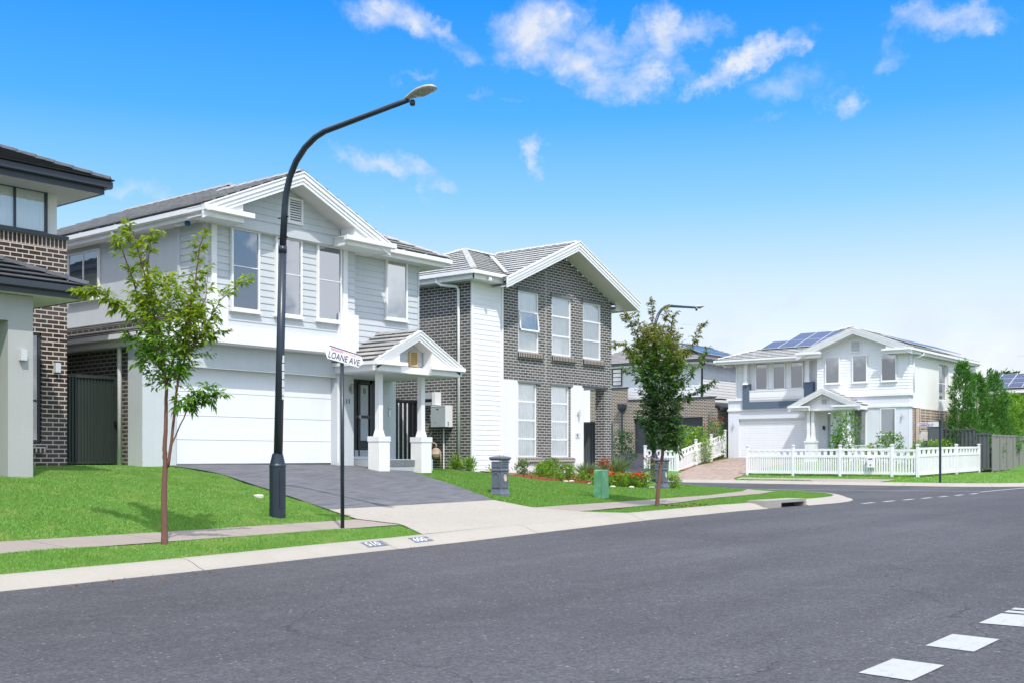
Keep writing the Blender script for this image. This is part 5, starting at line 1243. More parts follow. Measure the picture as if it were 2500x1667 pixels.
for i in range(3): picket(pf2, pts[i][:2], pts[i+1][:2], pts[i][2], pts[i+1][2], openings=5, pickets=12, h=1.2, last_post=(i == 2))
picket(pf2, (52.3, 33.0), (52.3, 31.0), .80, .74, openings=6, pickets=12, h=1.25, first_post=True, last_post=False)
lb = thing('letterbox', 'white letterbox with a black slot set in the picket fence', 'letterbox', (50.9, 19.9, 1.2))
m = MB(); m.box(50.8, 50.94, 19.72, 20.02, 1.15, 1.62); m.build('box', 'white_paint', lb); m = MB(); m.box(50.79, 50.80, 19.77, 19.97, 1.52, 1.56); m.box(50.79, 50.80, 19.85, 19.89, 1.22, 1.30); m.build('slot', 'black_metal', lb)
cf = thing('metal_fence', 'tall ribbed grey steel fence in front of the conifers', 'fence', (60, 19, 1.0))
def steelfence(parent, A, B, za, zb, h, mat, step=2.35, pitch=.22, side=-1):
    A, B = Vector((A[0], A[1], 0)), Vector((B[0], B[1], 0)); d = B-A; n = max(1, round(d.length/step)); U = d.normalized(); N = Vector((-U.y, U.x, 0))*side
    for i in range(n):
        p = A+d*(i/n); q = A+d*((i+1)/n); z0 = za+(zb-za)*(i+.5)/n; m = MB()
        ribbed(m, (p.x, p.y, 0), U, N, (q-p).length, z0, z0+h-.05, pitch, .035); m.build('fence_panel', mat, parent)
        m = MB(); m.obox(Vector((p.x, p.y, z0+h-.08)), (q-p), N*.05, (0, 0, .08)); m.obox(Vector((p.x, p.y, z0)), (q-p), N*.05, (0, 0, .07)); m.obox(Vector((p.x, p.y, z0-.1))-U*.03, U*.06, N*.07, (0, 0, h+.1)); m.build('rail', mat, parent)
steelfence(cf, (57.75, 19.6), (60.1, 19.6), 1.4, 1.4, 1.85, 'slate_fence')
steelfence(cf, (60.1, 19.6), (60.1, 17.9), 1.38, 1.1, 1.85, 'slate_fence', 2.35, .2)
steelfence(cf, (60.1, 17.9), (60.15, 17.2), 1.05, .95, 1.85, 'slate_fence', 2.35, .2)
cf2 = thing('metal_fence', 'flat taupe steel fence along the lawn at the right edge', 'fence', (66, 17.8, .95))
steelfence(cf2, (60.2, 17.2), (84, 20.3), .90, 1.15, 1.88, 'taupe_steel', 2.4, 1.2)
ef = thing('fence_panel', 'charcoal steel fence end panel at the right corner of the grey brick house', 'fence', (33.7, 23.2, .9))
m = MB(); m.box(33.62, 33.70, 22.6, 22.68, .7, 2.85); m.box(33.64, 33.68, 22.68, 27, .7, 2.8); m.build('panel', 'slate_fence', ef)

# ================================================================== STREET FURNITURE
def street_lamp(x, y, zb, yaw, label, lean=(0, 0)):
    t = thing('street_lamp', label, 'street lamp', (x, y, zb), 'street lamps')
    c, s = math.cos(yaw), math.sin(yaw)
    def P(r, z): return (x+c*r+lean[0]*z, y+s*r+lean[1]*z, zb+z)
    m = MB(); n = 12
    prof = [(.143, -.1), (.143, .84), (.148, .85), (.148, .875), (.135, .90), (.092, 1.08), (.07, 1.085)]
    base = len(m.v); m.lathe((x, y-.02, zb), prof, 20); m.build('base_shroud', 'pole_blue', t)
    m = MB(); m.obox((x-.065, y-.163, zb+.12), (.11, -.0, 0), (0, -.006, 0), (0, 0, .66)); m.build('access_door', 'pole_blue', t)
    m = MB(); m.tube([P(0, .88), P(0, 4.63)], [.080, .068], 16); m.tube([P(0, 4.6), P(0, 4.72)], [.075, .075], 14); m.build('pole', 'pole_blue', t, smooth=True)
    arm = [(0.0, 4.65), (.03, 5.35), (.06, 5.62), (.15, 5.90), (.31, 6.15), (.54, 6.35), (.80, 6.48), (1.04, 6.54), (1.48, 6.57), (2.1, 6.615), (3.0, 6.68)]
    m = MB(); m.tube([P(*a) for a in arm], [.062, .058, .057, .056, .055, .054, .053, .052, .050, .046, .042], 12); m.build('arm', 'pole_blue', t, smooth=True)
    m = MB(); m.tube([P(-.13, 5.22), P(.13, 5.22)], .014, 6); m.tube([P(-.11, 4.86), P(.12, 4.86)], .016, 6); m.build('bracket', 'black_metal', t)
    # head: flattened lens-shaped lantern
    secs = [(2.94, .04, .035, 0), (3.04, .065, .05, .005), (3.16, .115, .06, .01), (3.30, .145, .065, .012), (3.44, .14, .058, .012), (3.54, .10, .042, .008), (3.59, .03, .016, 0)]
    m = MB(); K = 14
    for r, hw_, hh, dz in secs:
        for k in range(K):
            a = 2*math.pi*k/K; u = math.cos(a)*hw_; v = math.sin(a); v = v*hh if v > 0 else v*hh*.45
            b = P(r, 6.70+dz+(r-2.94)*.10+v); m.v.append((b[0]-s*u, b[1]+c*u, b[2]))
    for i in range(len(secs)-1):
        for k in range(K):
            m.f.append((i*K+k, i*K+(k+1) % K, (i+1)*K+(k+1) % K, (i+1)*K+k)); m.uv.append(None)
    m.f.append(tuple(range(K))[::-1]); m.f.append(tuple((len(secs)-1)*K+k for k in range(K))); m.uv += [None, None]
    hd = m.build('lantern', 'lamp_grey', t, smooth=True)
    m = MB(); cc = P(3.6, 6.715+.06); m.v = []
    ring = []
    for k in range(16):
        a = 2*math.pi*k/16; b = P(3.34+.20*math.cos(a), 6.70+.035); ring.append((b[0]-s*.115*math.sin(a), b[1]+c*.115*math.sin(a), b[2]+.02*math.cos(a)))
    lowc = P(3.34, 6.685); m.v = ring+[tuple(Vector(r_)*.45+Vector(lowc)*.55-Vector((0, 0, .02))) for r_ in ring]+[(lowc[0], lowc[1], lowc[2]-.02)]
    for k in range(16): m.f.append((k, (k+1) % 16, 16+(k+1) % 16, 16+k)); m.f.append((16+k, 16+(k+1) % 16, 32)); m.uv += [None, None]
    m.build('diffuser', 'lens_grey', hd, smooth=True)
    m = MB(); p = P(3.10, 6.59); m.lathe(p, [(.035, -.02), (.045, .0), (.045, .05), (.03, .07)], 10); m.build('photocell', 'black_metal', hd)
    return t
L1 = street_lamp(12.9, 15.79, .59, R(-90), 'tall navy street lamp with curved arm standing on the lawn before the garage', lean=(0, -.034))
m = MB(); q = Vector((12.90, 15.71, 2.62))+Vector((.629, -.777, 0))*.052-Vector((.777, .629, 0))*.058
for i in range(11): m.obox(q+Vector((0, 0, i*.072)), Vector((.03, -.025, 0)), Vector((-.004, -.004, 0)), (0, 0, .055+.015*(i % 2)))
m.build('sticker', 'solar_frame', L1)
street_lamp(35.3, 21.9, .68, 0, 'distant navy street lamp rising behind the second street tree')
bs = L1
# street name sign
sg = thing('street_sign', 'white street name sign reading LOANE AVE. on a dark post by the driveway', 'street sign', (12.91, 14.1, .42))
m = MB(); m.tube([(12.91, 14.1, .3), (12.90, 14.1, 3.22)], .033, 12); m.build('post', 'pole_blue', sg, smooth=True)
zc = 3.27; U = Vector((.90, -.436, -.25)).normalized(); V = Vector((-.0, 0, 1)); V = (V-U*V.dot(U)).normalized(); N = U.cross(V)
O = Vector((12.895, 14.06, 3.28)); P = lambda a, b, d=0: O+U*a*.80+V*b*.9+N*d
m = MB(); m.prism([P(-.42, 0), P(-.33, -.115), P(.36, -.115), P(.44, 0), P(.36, .105), P(-.34, .115)], N*.025); m.build('blade', 'sign_white', sg)
m = MB(); m.prism([P(-.345, .115, -.004), P(.365, .105, -.004), P(.365, .118, -.004), P(-.345, .128, -.004)], N*.034); m.build('top_edge', 'ink_violet', sg)
m = MB(); m.face([P(-.31, .058, .027), P(-.04, .055, .027), P(-.04, .095, .027), P(-.31, .098, .027)]); m.face([P(.14, .062, .0275), P(.26, .06, .0275), P(.26, .076, .0275), P(.14, .078, .0275)]); m.build('pink_band', 'sign_pink', sg)
m = MB(); m.face([P(-.04, .058, .0265), P(.14, .056, .0265), P(.14, .1, .0265), P(-.04, .102, .0265)]); m.face([P(.27, .056, .0265), P(.36, .054, .0265), P(.36, .094, .0265), P(.27, .096, .0265)]); m.build('peach_band', 'sign_peach', sg)
text_mesh('LOANE AVE.', .150, 'ink_violet', P(-.335, -.085, .030), U, V, 'lettering', sg, .001, .70)
# far street sign
s2 = thing('street_sign', 'distant street name sign on a thin dark post in front of the picket fence', 'street sign', (47.75, 15.7, .52))
m = MB(); m.tube([(47.75, 15.7, .4), (47.75, 15.7, 3.15)], .05, 10); m.lathe((47.75, 15.7, 3.1), [(.07, 0), (.07, .08), (.03, .1)], 10); m.build('post', 'pole_blue', s2)
m = MB(); U2 = Vector((.12, .99, 0)).normalized(); O2 = Vector((47.72, 15.75, 2.98)); P2 = lambda a, b, d=0: O2+U2*a+Vector((0, 0, b))+Vector((-d, 0, 0))
m.prism([P2(0, -.09), P2(.85, -.09), P2(.95, 0), P2(.85, .11), P2(0, .11)], (-.025, .004, 0)); m.build('blade', 'sign_white', s2)
m = MB(); m.face([P2(.45, .05, .03), P2(.85, .05, .03), P2(.85, .09, .03), P2(.45, .09, .03)][::-1]); m.build('pink_band', 'sign_pink', s2)
text_mesh('LANNGE ST', .15, 'ink_violet', P2(.86, -.07, .031), -U2, ZP, 'lettering', s2, .001, .82)
# mailboxes: square cast pillars
def mailbox(x, y, z, label, rotz=0):
    t = thing('mailbox', label, 'mailbox', (x, y, z), 'pillar mailboxes')
    m = MB(); w = .14
    m.lathe((x, y, z-.04), [(.17, 0), (.17, .07), (.158, .10), (.147, .14), (.14, .16), (.14, .585), (.155, .60), (.155, .625), (.143, .64), (.143, .82)], square=True); b = m.build('pillar', 'mail_grey', t)
    m = MB(); m.lathe((x, y, z+.80), [(.15, 0), (.172, .03), (.185, .045), (.185, .072), (.17, .085), (.09, .105), (.02, .11)], square=True); m.build('cap', 'mail_grey', t)
    m = MB()   # arched raised panel borders on two street faces
    for fx in (0, 1):
        def Q(u, v, d):
            return (x+u, y-w-d, z+v) if fx == 0 else (x-w-d, y-u, z+v)
        pts_ = [(-.10, .18)]+[(-.10, .46)]+[(-.10+.20*i/8, .46+.06*math.sin(math.pi*i/8)) for i in range(1, 8)]+[(.10, .46), (.10, .18), (-.10, .18)]
        m.tube([Q(u, v, .004) for u, v in pts_], .012, 6)
        m.box(*(x-.13, x+.13, y-w-.012, y-w, z+.645, z+.652) if fx == 0 else (x-w-.012, x-w, y-.13, y+.13, z+.645, z+.652))
    for i, (a, b_) in enumerate(((.66, .70), (.72, .80))):
        m.box(x-.09, x+.12, y-w-.016, y-w-.002, z+a, z+b_)
    m.build('relief', 'mail_grey', b)
    m = MB(); m.lathe((0, 0, 0), [(.065, 0), (.065, .012), (.05, .014), (.048, .006)], 20); m.v = [(x+.01+v[0]*.85, y-w-.004-v[2], z+.40+v[1]*1.35) for v in m.v]; m.build('crest', 'cast_cream', t)
    m = MB(); m.box(x-.07, x+.10, y-w-.021, y-w-.0165, z+.755, z+.77); m.build('slot', 'black_metal', t)
    return t
M1 = mailbox(20.22, 16.72, .73, 'weathered grey pillar mailbox with a cream oval crest, alone on the lawn')
mailbox(30.45, 18.6, .66, 'grey cast pillar mailbox beside the red flower bed, behind the second tree trunk')
gp = thing('utility_pillar', 'short green plastic utility pillar on the lawn edge by the footpath', 'utility pillar', (23.4, 16.05, .5))
m = MB(); m.lathe((23.43, 16.08, .45), [(.175, 0), (.142, .16), (.138, .17), (.126, .80), (.122, .82)], square=True); m.build('body', 'green_plastic', gp)
m = MB(); m.lathe((23.43, 16.08, 1.26), [(.127, 0), (.127, .02), (.11, .035)], square=True); m.lathe((23.43, 16.08, .60), [(.142, 0), (.142, .015)], square=True); m.build('cap', 'green_plastic', gp)
dk = thing('drain_cap', 'round white drain cap on the lawn beside the lamp base', 'drain cap', (13.85, 17.5, .85))
zz = H(13.85, 17.5); m = MB(); m.lathe((13.85, 17.5, zz-.03), [(.10, 0), (.10, .06), (.07, .075), (.02, .078)], 16); m.build('cap', 'stone_white', dk)

# ================================================================== TREES AND PLANTS
RT = Vector((math.sin(R(YAW)), -math.cos(R(YAW)), 0)); FW = Vector((math.cos(R(YAW)), math.sin(R(YAW)), 0))
def leaf_mesh(pos, dirs, lens, wid, fold=.25, droop=.25):
    "numpy leaves: 2 pointed halves folded along the midrib, bending down at the tip"
    n = len(pos); dirs = dirs/np.linalg.norm(dirs, axis=1, keepdims=True)
    up = np.tile([0, 0, 1.0], (n, 1))+RNG.normal(0, .45, (n, 3))
    side = np.cross(dirs, up); side /= np.linalg.norm(side, axis=1, keepdims=True)+1e-9
    nor = np.cross(side, dirs)
    L = lens[:, None]; Wd = (wid*lens)[:, None]
    mid = pos+dirs*L*.5-np.array([0, 0, 1])*L*droop*.15; tip = pos+dirs*L-np.array([0, 0, 1])*L*droop
    l = mid+side*Wd*.5+nor*Wd*fold; r = mid-side*Wd*.5+nor*Wd*fold
    V = np.stack([pos, l, mid, r, tip], 1).reshape(-1, 3)
    b = (np.arange(n)*5)[:, None]
    F = np.concatenate([b+[0, 2, 1], b+[1, 2, 4], b+[0, 3, 2], b+[3, 4, 2]], 0)
    return V, F
def np_obj(name, V, F, mat, parent=None, base=None):
    b = np.array(parent['_b']) if parent is not None else (np.array(base) if base is not None else np.zeros(3))
    me = bpy.data.meshes.new(name); V = (V-b).astype(np.float32); F = F.astype(np.int32); k = F.shape[1]
    me.vertices.add(len(V)); me.vertices.foreach_set('co', V.ravel()); me.loops.add(F.size); me.loops.foreach_set('vertex_index', F.ravel())
    me.polygons.add(len(F)); me.polygons.foreach_set('loop_start', np.arange(0, F.size, k, dtype=np.int32)); me.update(calc_edges=True)
    me.materials.append(MATS[mat]); o = bpy.data.objects.new(name, me); COL.objects.link(o)
    if parent is not None: o.parent = parent; o['_b'] = list(b)
    elif base is not None: o.location = base
    return o
def poly_sample(pts, n, t0=0.0):
    P = np.array(pts, float); d = np.linalg.norm(np.diff(P, axis=0), axis=1); L = np.concatenate([[0], np.cumsum(d)])
    s = (t0+(1-t0)*RNG.random(n))*L[-1]; out = np.stack([np.interp(s, L, P[:, i]) for i in range(3)], 1)
    k = np.clip(np.searchsorted(L, s)-1, 0, len(d)-1); return out, (P[k+1]-P[k])/d[k][:, None]
def street_tree(label, base, limbs, widths, bulk_n, leaf, mats, split, barkm, r0, twig=.26, dens=46):
    "limbs: [(points (r,f,z), r_start, r_end, leafy_from, leaf density)], widths: [(z, half width, centre r)] of the dense crown"
    t = thing('street_tree', label, 'tree', base, 'street trees')
    B = Vector(base); w3 = lambda p: B+RT*p[0]+FW*p[1]+Vector((0, 0, p[2]))
    mt = MB(); ml = MB()
    for i, (pts, ra, rb, lf, dn) in enumerate(limbs):
        n = 4; P = [Vector(p) for p in pts]; S_ = []
        for a, b in zip(P, P[1:]):
            for k in range(n): S_.append(a.lerp(b, k/n))
        S_.append(P[-1]); m_ = len(S_)
        for k in range(1, m_-1): S_[k] = S_[k]+Vector((RNG.normal(0, .003), RNG.normal(0, .003), 0))
        rad = [ra+(rb-ra)*k/(m_-1) for k in range(m_)]
        (mt if i == 0 else ml).tube([w3(p) for p in S_], rad, 9 if ra > .02 else 6)
    mt.build('trunk', barkm, t, smooth=True)
    tw_o, tw_d, tw_l = [], [], []
    zs = np.array([w[0] for w in widths]); hw_ = np.array([w[1] for w in widths]); cr = np.array([w[2] for w in widths])
    zz = []
    while len(zz) < bulk_n:
        z = RNG.uniform(zs[0], zs[-1]); 
        if RNG.random() < np.interp(z, zs, hw_)/hw_.max(): zz.append(z)
    zz = np.array(zz); ww = np.interp(zz, zs, hw_); cc = np.interp(zz, zs, cr)
    clump = (np.sin(zz*7.3+1)+1)*.12
    ang = RNG.uniform(0, 2*np.pi, bulk_n); rr = np.sqrt(RNG.random(bulk_n))*ww*(.80+.35*np.sin(ang*3+zz*5)*.6)
    o = np.stack([cc+rr*np.cos(ang), rr*np.sin(ang), zz], 1)
    dd = np.stack([np.cos(ang)*.8, np.sin(ang)*.8, RNG.uniform(.2, 1.2, bulk_n)], 1)+RNG.normal(0, .3, (bulk_n, 3))
    tw_o.append(o); tw_d.append(dd); tw_l.append(RNG.uniform(.6, 1.1, bulk_n)*twig)
    for pts, ra, rb, lf, dn in limbs[1:]:
        L = sum((Vector(b)-Vector(a)).length for a, b in zip(pts, pts[1:])); n = int(L*dn*.72)
        if n < 1: continue
        p, d = poly_sample(pts, n, lf); r_ = RNG.normal(0, .7, (n, 3)); r_[:, 2] += .25
        tw_o.append(p); tw_d.append(d*.7+r_); tw_l.append(RNG.uniform(.25, .7, n)*twig)
    O_ = np.concatenate(tw_o); D_ = np.concatenate(tw_d); D_ /= np.linalg.norm(D_, axis=1, keepdims=True); L_ = np.concatenate(tw_l)
    mtw = ml; Mx = np.array([[RT.x, RT.y, 0], [FW.x, FW.y, 0], [0, 0, 1]]); Bn = np.array(base)
    for a, d, l in list(zip(O_, D_, L_))[::2]:
        p = Vector((a@Mx)+Bn); q = Vector(((a+d*l)@Mx)+Bn); s = RT*.003; mtw.face([p-s, p+s, q])
    ml.build('limbs', barkm, t, smooth=True)
    per = 7; n = len(O_); k = np.repeat(np.arange(n), per); f = np.tile((np.arange(per)+.6)/per, n)
    pos = O_[k]+D_[k]*(L_[k]*f)[:, None]; sgn = np.where(np.tile(np.arange(per), n) % 2 == 0, 1, -1)[:, None]
    sd_ = np.cross(D_[k], np.array([0, 0, 1.0]))+RNG.normal(0, .25, (n*per, 3))
    dr = D_[k]*.75+sd_*sgn*.8+RNG.normal(0, .2, (n*per, 3)); dr[:, 2] -= .25
    ln = RNG.uniform(.7, 1.15, n*per)*leaf
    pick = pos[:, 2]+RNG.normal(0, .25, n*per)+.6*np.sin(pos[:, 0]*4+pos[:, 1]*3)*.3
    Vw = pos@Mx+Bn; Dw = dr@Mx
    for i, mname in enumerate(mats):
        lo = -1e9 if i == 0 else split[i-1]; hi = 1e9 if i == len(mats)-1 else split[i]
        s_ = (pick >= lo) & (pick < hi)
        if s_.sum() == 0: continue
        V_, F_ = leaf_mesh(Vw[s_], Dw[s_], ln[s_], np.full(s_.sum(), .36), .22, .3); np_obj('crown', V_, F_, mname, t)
    return t
def c1(px, py, f=0): return ((px-405)/171, f, (1322-py)/171)
T1 = [
 ([(0, 0, -.05), (.0, 0, .12), c1(404, 1225), c1(408, 1130), c1(406, 1092), c1(409, 1010), c1(410, 930)], .052, .022, 0, 0),
 ([c1(413, 1135), c1(424, 1070, -.03), c1(435, 975, -.06), c1(442, 925, -.08), c1(457, 885, -.1), c1(470, 800, -.15), c1(478, 735, -.2)], .024, .008, .55, 26),
 ([c1(419, 1090, -.02), c1(450, 1032, -.10), c1(467, 1000, -.15), c1(497, 972, -.2), c1(525, 965, -.2), c1(557, 964, -.25)], .012, .003, .45, 38),
 ([c1(460, 1010, -.12), c1(480, 965, -.2), c1(500, 943, -.22), c1(530, 941, -.25)], .006, .002, .3, 34),
 ([c1(432, 990, -.05), c1(445, 975, -.1), c1(470, 985, -.15)], .005, .002, .2, 60),
 ([c1(410, 932), c1(390, 870, .05), c1(368, 800, .1), c1(337, 737, .15), c1(312, 652, .15), c1(292, 602, .15), c1(283, 570, .15)], .022, .004, .25, 38),
 ([c1(410, 930), c1(405, 840, -.1), c1(385, 760, -.15), c1(364, 660, -.2), c1(345, 590, -.2), c1(322, 553, -.2)], .020, .004, .35, 34),
 ([c1(385, 750, -.1), c1(368, 657, -.1), c1(374, 615, -.1), c1(381, 572, -.1)], .010, .003, .45, 26),
 ([c1(410, 930), c1(428, 850, .1), c1(455, 780, .1), c1(473, 705, .1), c1(485, 602, .1), c1(500, 560, .1), c1(508, 538, .1)], .020, .003, .3, 26),
 ([c1(400, 880), c1(375, 805, -.1), c1(340, 768, -.2), c1(312, 752, -.25), c1(282, 730, -.3), c1(250, 714, -.3), c1(222, 722, -.3)], .012, .003, .45, 44),
 ([c1(430, 900), c1(475, 850, -.1), c1(520, 785, -.15), c1(548, 738, -.2), c1(585, 705, -.2), c1(622, 683, -.2)], .012, .002, .35, 24),
 ([c1(450, 830), c1(478, 775, .1), c1(500, 725, .1), c1(507, 655, .1)], .010, .003, .3, 22),
 ([c1(440, 860), c1(490, 825, 0), c1(520, 812, 0), c1(540, 812, 0)], .010, .003, .3, 34),
 ([c1(400, 900), c1(360, 860, 0), c1(335, 822, 0), c1(312, 808, 0)], .010, .003, .3, 34),
]
W1 = [((1322-y)/171, h/171, (c-405)/171) for y, h, c in ((950, 28, 405), (925, 46, 412), (895, 62, 415), (850, 72, 418), (812, 86, 420), (775, 84, 418), (735, 70, 412), (705, 44, 402), (675, 16, 395))]
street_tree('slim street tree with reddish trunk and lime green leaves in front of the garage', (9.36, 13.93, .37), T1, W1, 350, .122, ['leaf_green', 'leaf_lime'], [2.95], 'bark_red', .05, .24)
def c2(px, py, f=0): return ((px-1607)/105, f, (1243-py)/105)
T2 = [
 ([(0, 0, -.05), (0, 0, .12), c2(1611, 1180), c2(1617, 1130), c2(1622, 1090), c2(1622, 1000), c2(1618, 900)], .058, .022, 0, 0),
 ([c2(1618, 930), c2(1605, 850), c2(1597, 790), c2(1592, 735)], .02, .004, .2, 48),
 ([c2(1618, 950), c2(1580, 860, .1), c2(1550, 800, .1), c2(1528, 770, .1)], .016, .004, .3, 42),
 ([c2(1618, 980), c2(1560, 880, -.1), c2(1520, 840, -.1), c2(1497, 848, -.1)], .016, .004, .35, 42),
 ([c2(1618, 960), c2(1635, 860, -.1), c2(1640, 800, -.1), c2(1645, 765, -.1)], .016, .004, .3, 44),
 ([c2(1620, 980), c2(1665, 880, .1), c2(1700, 830, .1), c2(1722, 790, .1)], .016, .004, .3, 46),
 ([c2(1622, 1000), c2(1670, 930, -.1), c2(1710, 890, -.1), c2(1728, 850, -.1)], .014, .004, .3, 34),
 ([c2(1622, 1020), c2(1670, 980, 0), c2(1712, 950, 0), c2(1742, 932, 0)], .012, .003, .45, 46),
 ([c2(1620, 1000), c2(1570, 930, 0), c2(1530, 900, 0)], .012, .004, .3, 30),
 ([c2(1620, 1060), c2(1650, 1080, -.1), c2(1660, 1115, -.1)], .008, .003, .2, 40),
 ([c2(1600, 840), c2(1570, 800), c2(1545, 760)], .008, .003, .2, 36), ([c2(1600, 830), c2(1625, 790), c2(1632, 750)], .008, .003, .2, 36),
]
W2 = [((1243-y)/105, h/105, (c-1607)/105) for y, h, c in ((1100, 26, 1620), (1075, 44, 1617), (1040, 50, 1618), (990, 52, 1618), (940, 58, 1620), (895, 68, 1615), (855, 72, 1610), (825, 50, 1606), (800, 22, 1600))]
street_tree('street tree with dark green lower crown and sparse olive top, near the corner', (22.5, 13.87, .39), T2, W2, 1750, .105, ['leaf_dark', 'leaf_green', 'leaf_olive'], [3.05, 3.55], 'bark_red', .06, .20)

def conifer(x, y, h, r, label, mat='leaf_conifer', n=5200, spire=.36):
    z = H(x, y); t = thing('conifer', label, 'tree', (x, y, z), 'conifers behind the steel fence')
    m = MB(); m.tube([(x, y, z), (x, y, z+h*.9)], [.07, .01], 7); m.build('trunk', 'bark_grey', t)
    nb = n//14; q = RNG.random(nb)**1.25; zz = q*h*.97; prof = np.where(q < 1-spire, r*(.75+.25*np.sin(q*9))*(1-q*.55), r*.52*(1-q)/spire*.9+.04)
    prof = np.minimum(prof, r*(q*4+.5)); an = RNG.uniform(0, 2*np.pi, nb)
    rr = prof*RNG.uniform(.25, 1.0, nb)**.5; o = np.stack([x+rr*np.cos(an)*.8, y+rr*np.sin(an)*.8, z+zz], 1)
    d = np.stack([np.cos(an), np.sin(an), RNG.uniform(.5, 1.6, nb)], 1)+RNG.normal(0, .25, (nb, 3)); d /= np.linalg.norm(d, axis=1, keepdims=True)
    k = np.repeat(np.arange(nb), 14); L = (.30+.25*(1-q))[k]; f = RNG.random(nb*14)
    pos = o[k]+d[k]*(L*f)[:, None]; dr = d[k]*.9+RNG.normal(0, .55, (nb*14, 3))
    V_, F_ = leaf_mesh(pos, dr, RNG.uniform(.12, .24, nb*14), np.full(nb*14, .26), .1, -.05); np_obj('crown', V_, F_, mat, t)
conifer(60.9, 18.85, 5.45, 1.5, 'leftmost dark green conifer with a tall spire behind the ribbed fence', n=10000, spire=.34)
conifer(63.6, 18.95, 4.95, 1.6, 'second dark green conifer from the left behind the ribbed fence', n=10000, spire=.34)
conifer(69.0, 19.6, 5.1, 1.9, 'third conifer, broad and dark green, just left of the pale green one', n=13000, spire=.32)
conifer(73.4, 20.2, 3.9, 1.9, 'pale green bushy conifer between the dark ones and the picture edge', 'leaf_conifer_light', 8000, .2)
conifer(78.2, 21.0, 4.2, 2.1, 'tall pale green conifer bush near the right picture edge', 'leaf_conifer_light', 9000, .2)
conifer(83.5, 21.9, 4.2, 2.3, 'pale green conifer bush cut by the right picture edge', 'leaf_conifer_light', 9000, .2)

def shrub(x, y, r, h, mat, label, n=260, leaf=.07, flowers=None, fn=0, spiky=False, z=None, group=None, lift=.0, cat='shrub', name='shrub'):
    z = H(x, y)-.02 if z is None else z; t = thing(name, label, cat, (x, y, z), group)
    an = RNG.uniform(0, 2*np.pi, n)
    if spiky:
        tilt = RNG.uniform(.05, 1.0, n); o = np.stack([x+.04*np.cos(an), y+.04*np.sin(an), np.full(n, z)], 1)
        d = np.stack([np.cos(an)*tilt, np.sin(an)*tilt, np.full(n, 1.0)], 1)
        V_, F_ = leaf_mesh(o, d, RNG.uniform(.7, 1.1, n)*h*1.15, np.full(n, .035), .2, .22); np_obj('foliage', V_, F_, mat, t)
    else:
        m = MB()
        for i in range(7):
            a = i*.9; m.tube([(x, y, z-.03), (x+math.cos(a)*r*.35, y+math.sin(a)*r*.35, z+h*.5), (x+math.cos(a)*r*.6, y+math.sin(a)*r*.6, z+h*.85)], [.010, .007, .003], 5)
        m.build('stems', 'bark_grey', t)
        q = RNG.random(n); rr = r*np.sqrt(RNG.random(n))*np.sqrt(np.clip(1.05-(q-.35)**2*1.9, .1, 1)); lump = 1+.25*np.sin(an*4+q*6)
        o = np.stack([x+rr*np.cos(an)*lump, y+rr*np.sin(an)*lump, z+lift+h*(.08+.9*q)], 1)
        k = np.repeat(np.arange(n), 5); d0 = np.stack([np.cos(an)*.7, np.sin(an)*.7, RNG.uniform(.4, 1.4, n)], 1)
        pos = o[k]+RNG.normal(0, leaf*.45, (n*5, 3)); dr = d0[k]+RNG.normal(0, .6, (n*5, 3))
        pos[:, 2] = np.maximum(pos[:, 2], z+.01)
        V_, F_ = leaf_mesh(pos, dr, RNG.uniform(.7, 1.2, n*5)*leaf, np.full(n*5, .42), .2, .15); np_obj('foliage', V_, F_, mat, t)
    if flowers:
        an = RNG.uniform(0, 2*np.pi, fn); rr = r*np.sqrt(RNG.random(fn)); o = np.stack([x+rr*np.cos(an), y+rr*np.sin(an), z+h*RNG.uniform(.72, 1.08, fn)], 1)
        k = np.repeat(np.arange(fn), 12); pos = o[k]+RNG.normal(0, .014, (fn*12, 3)); dr = RNG.normal(0, 1, (fn*12, 3)); dr[:, 2] = abs(dr[:, 2])
        V_, F_ = leaf_mesh(pos, dr, np.full(fn*12, .055), np.full(fn*12, .7), .2, .1); np_obj('blossom', V_, F_, flowers, t)
    return t
GB = 'shrubs in the bed before the grey brick house'
shrub(25.55, 22.9, .17, .42, 'leaf_shrub', 'small bright green shrub against the brick side wall, left of its twin', 70, .09, group=GB)
shrub(25.6, 22.35, .17, .38, 'leaf_shrub', 'small bright green shrub at the brick corner, right of its twin', 70, .09, group=GB)
shrub(25.95, 21.75, .16, .24, 'leaf_shrub', 'thin straggly low plant before the white cladding panel', 14, .10, group=GB)
shrub(26.35, 21.7, .14, .50, 'leaf_shrub', 'sparse upright plant just behind the lone mailbox', 20, .09, group=GB)
shrub(26.9, 21.35, .20, .48, 'leaf_grey', 'upright grey green shrub just right of the lone mailbox', 90, .10, group=GB)
shrub(27.45, 21.1, .22, .40, 'leaf_shrub', 'round bright green shrub under the left ground floor window, beside the red edging', 120, .085, group=GB)
shrub(28.25, 21.45, .30, .55, 'leaf_shrub', 'largest bright green bush under the left ground floor window', 210, .085, group=GB)
shrub(27.9, 20.75, .17, .30, 'leaf_shrub', 'low yellow green shrub in front of the gap in the red edging', 80, .07, group=GB)
shrub(28.95, 21.2, .28, .50, 'leaf_shrub', 'bright green leafy bush between the two ground floor windows', 180, .085, group=GB)
shrub(29.2, 21.9, .25, .55, 'leaf_grey', 'grey green feathery bush behind the leafy one under the right window', 130, .09, group=GB)
shrub(29.2, 20.75, .22, .30, 'leaf_shrub', 'low shrub hugging the bed edge under the right window', 90, .07, group=GB)
shrub(30.3, 21.35, .36, .66, 'leaf_grey', 'spiky grey green lavender mound before the white render panel', 420, .1, spiky=True, group=GB)
shrub(30.2, 20.7, .20, .26, 'leaf_shrub', 'low green shrub left of the green utility pillar', 80, .07, group=GB)
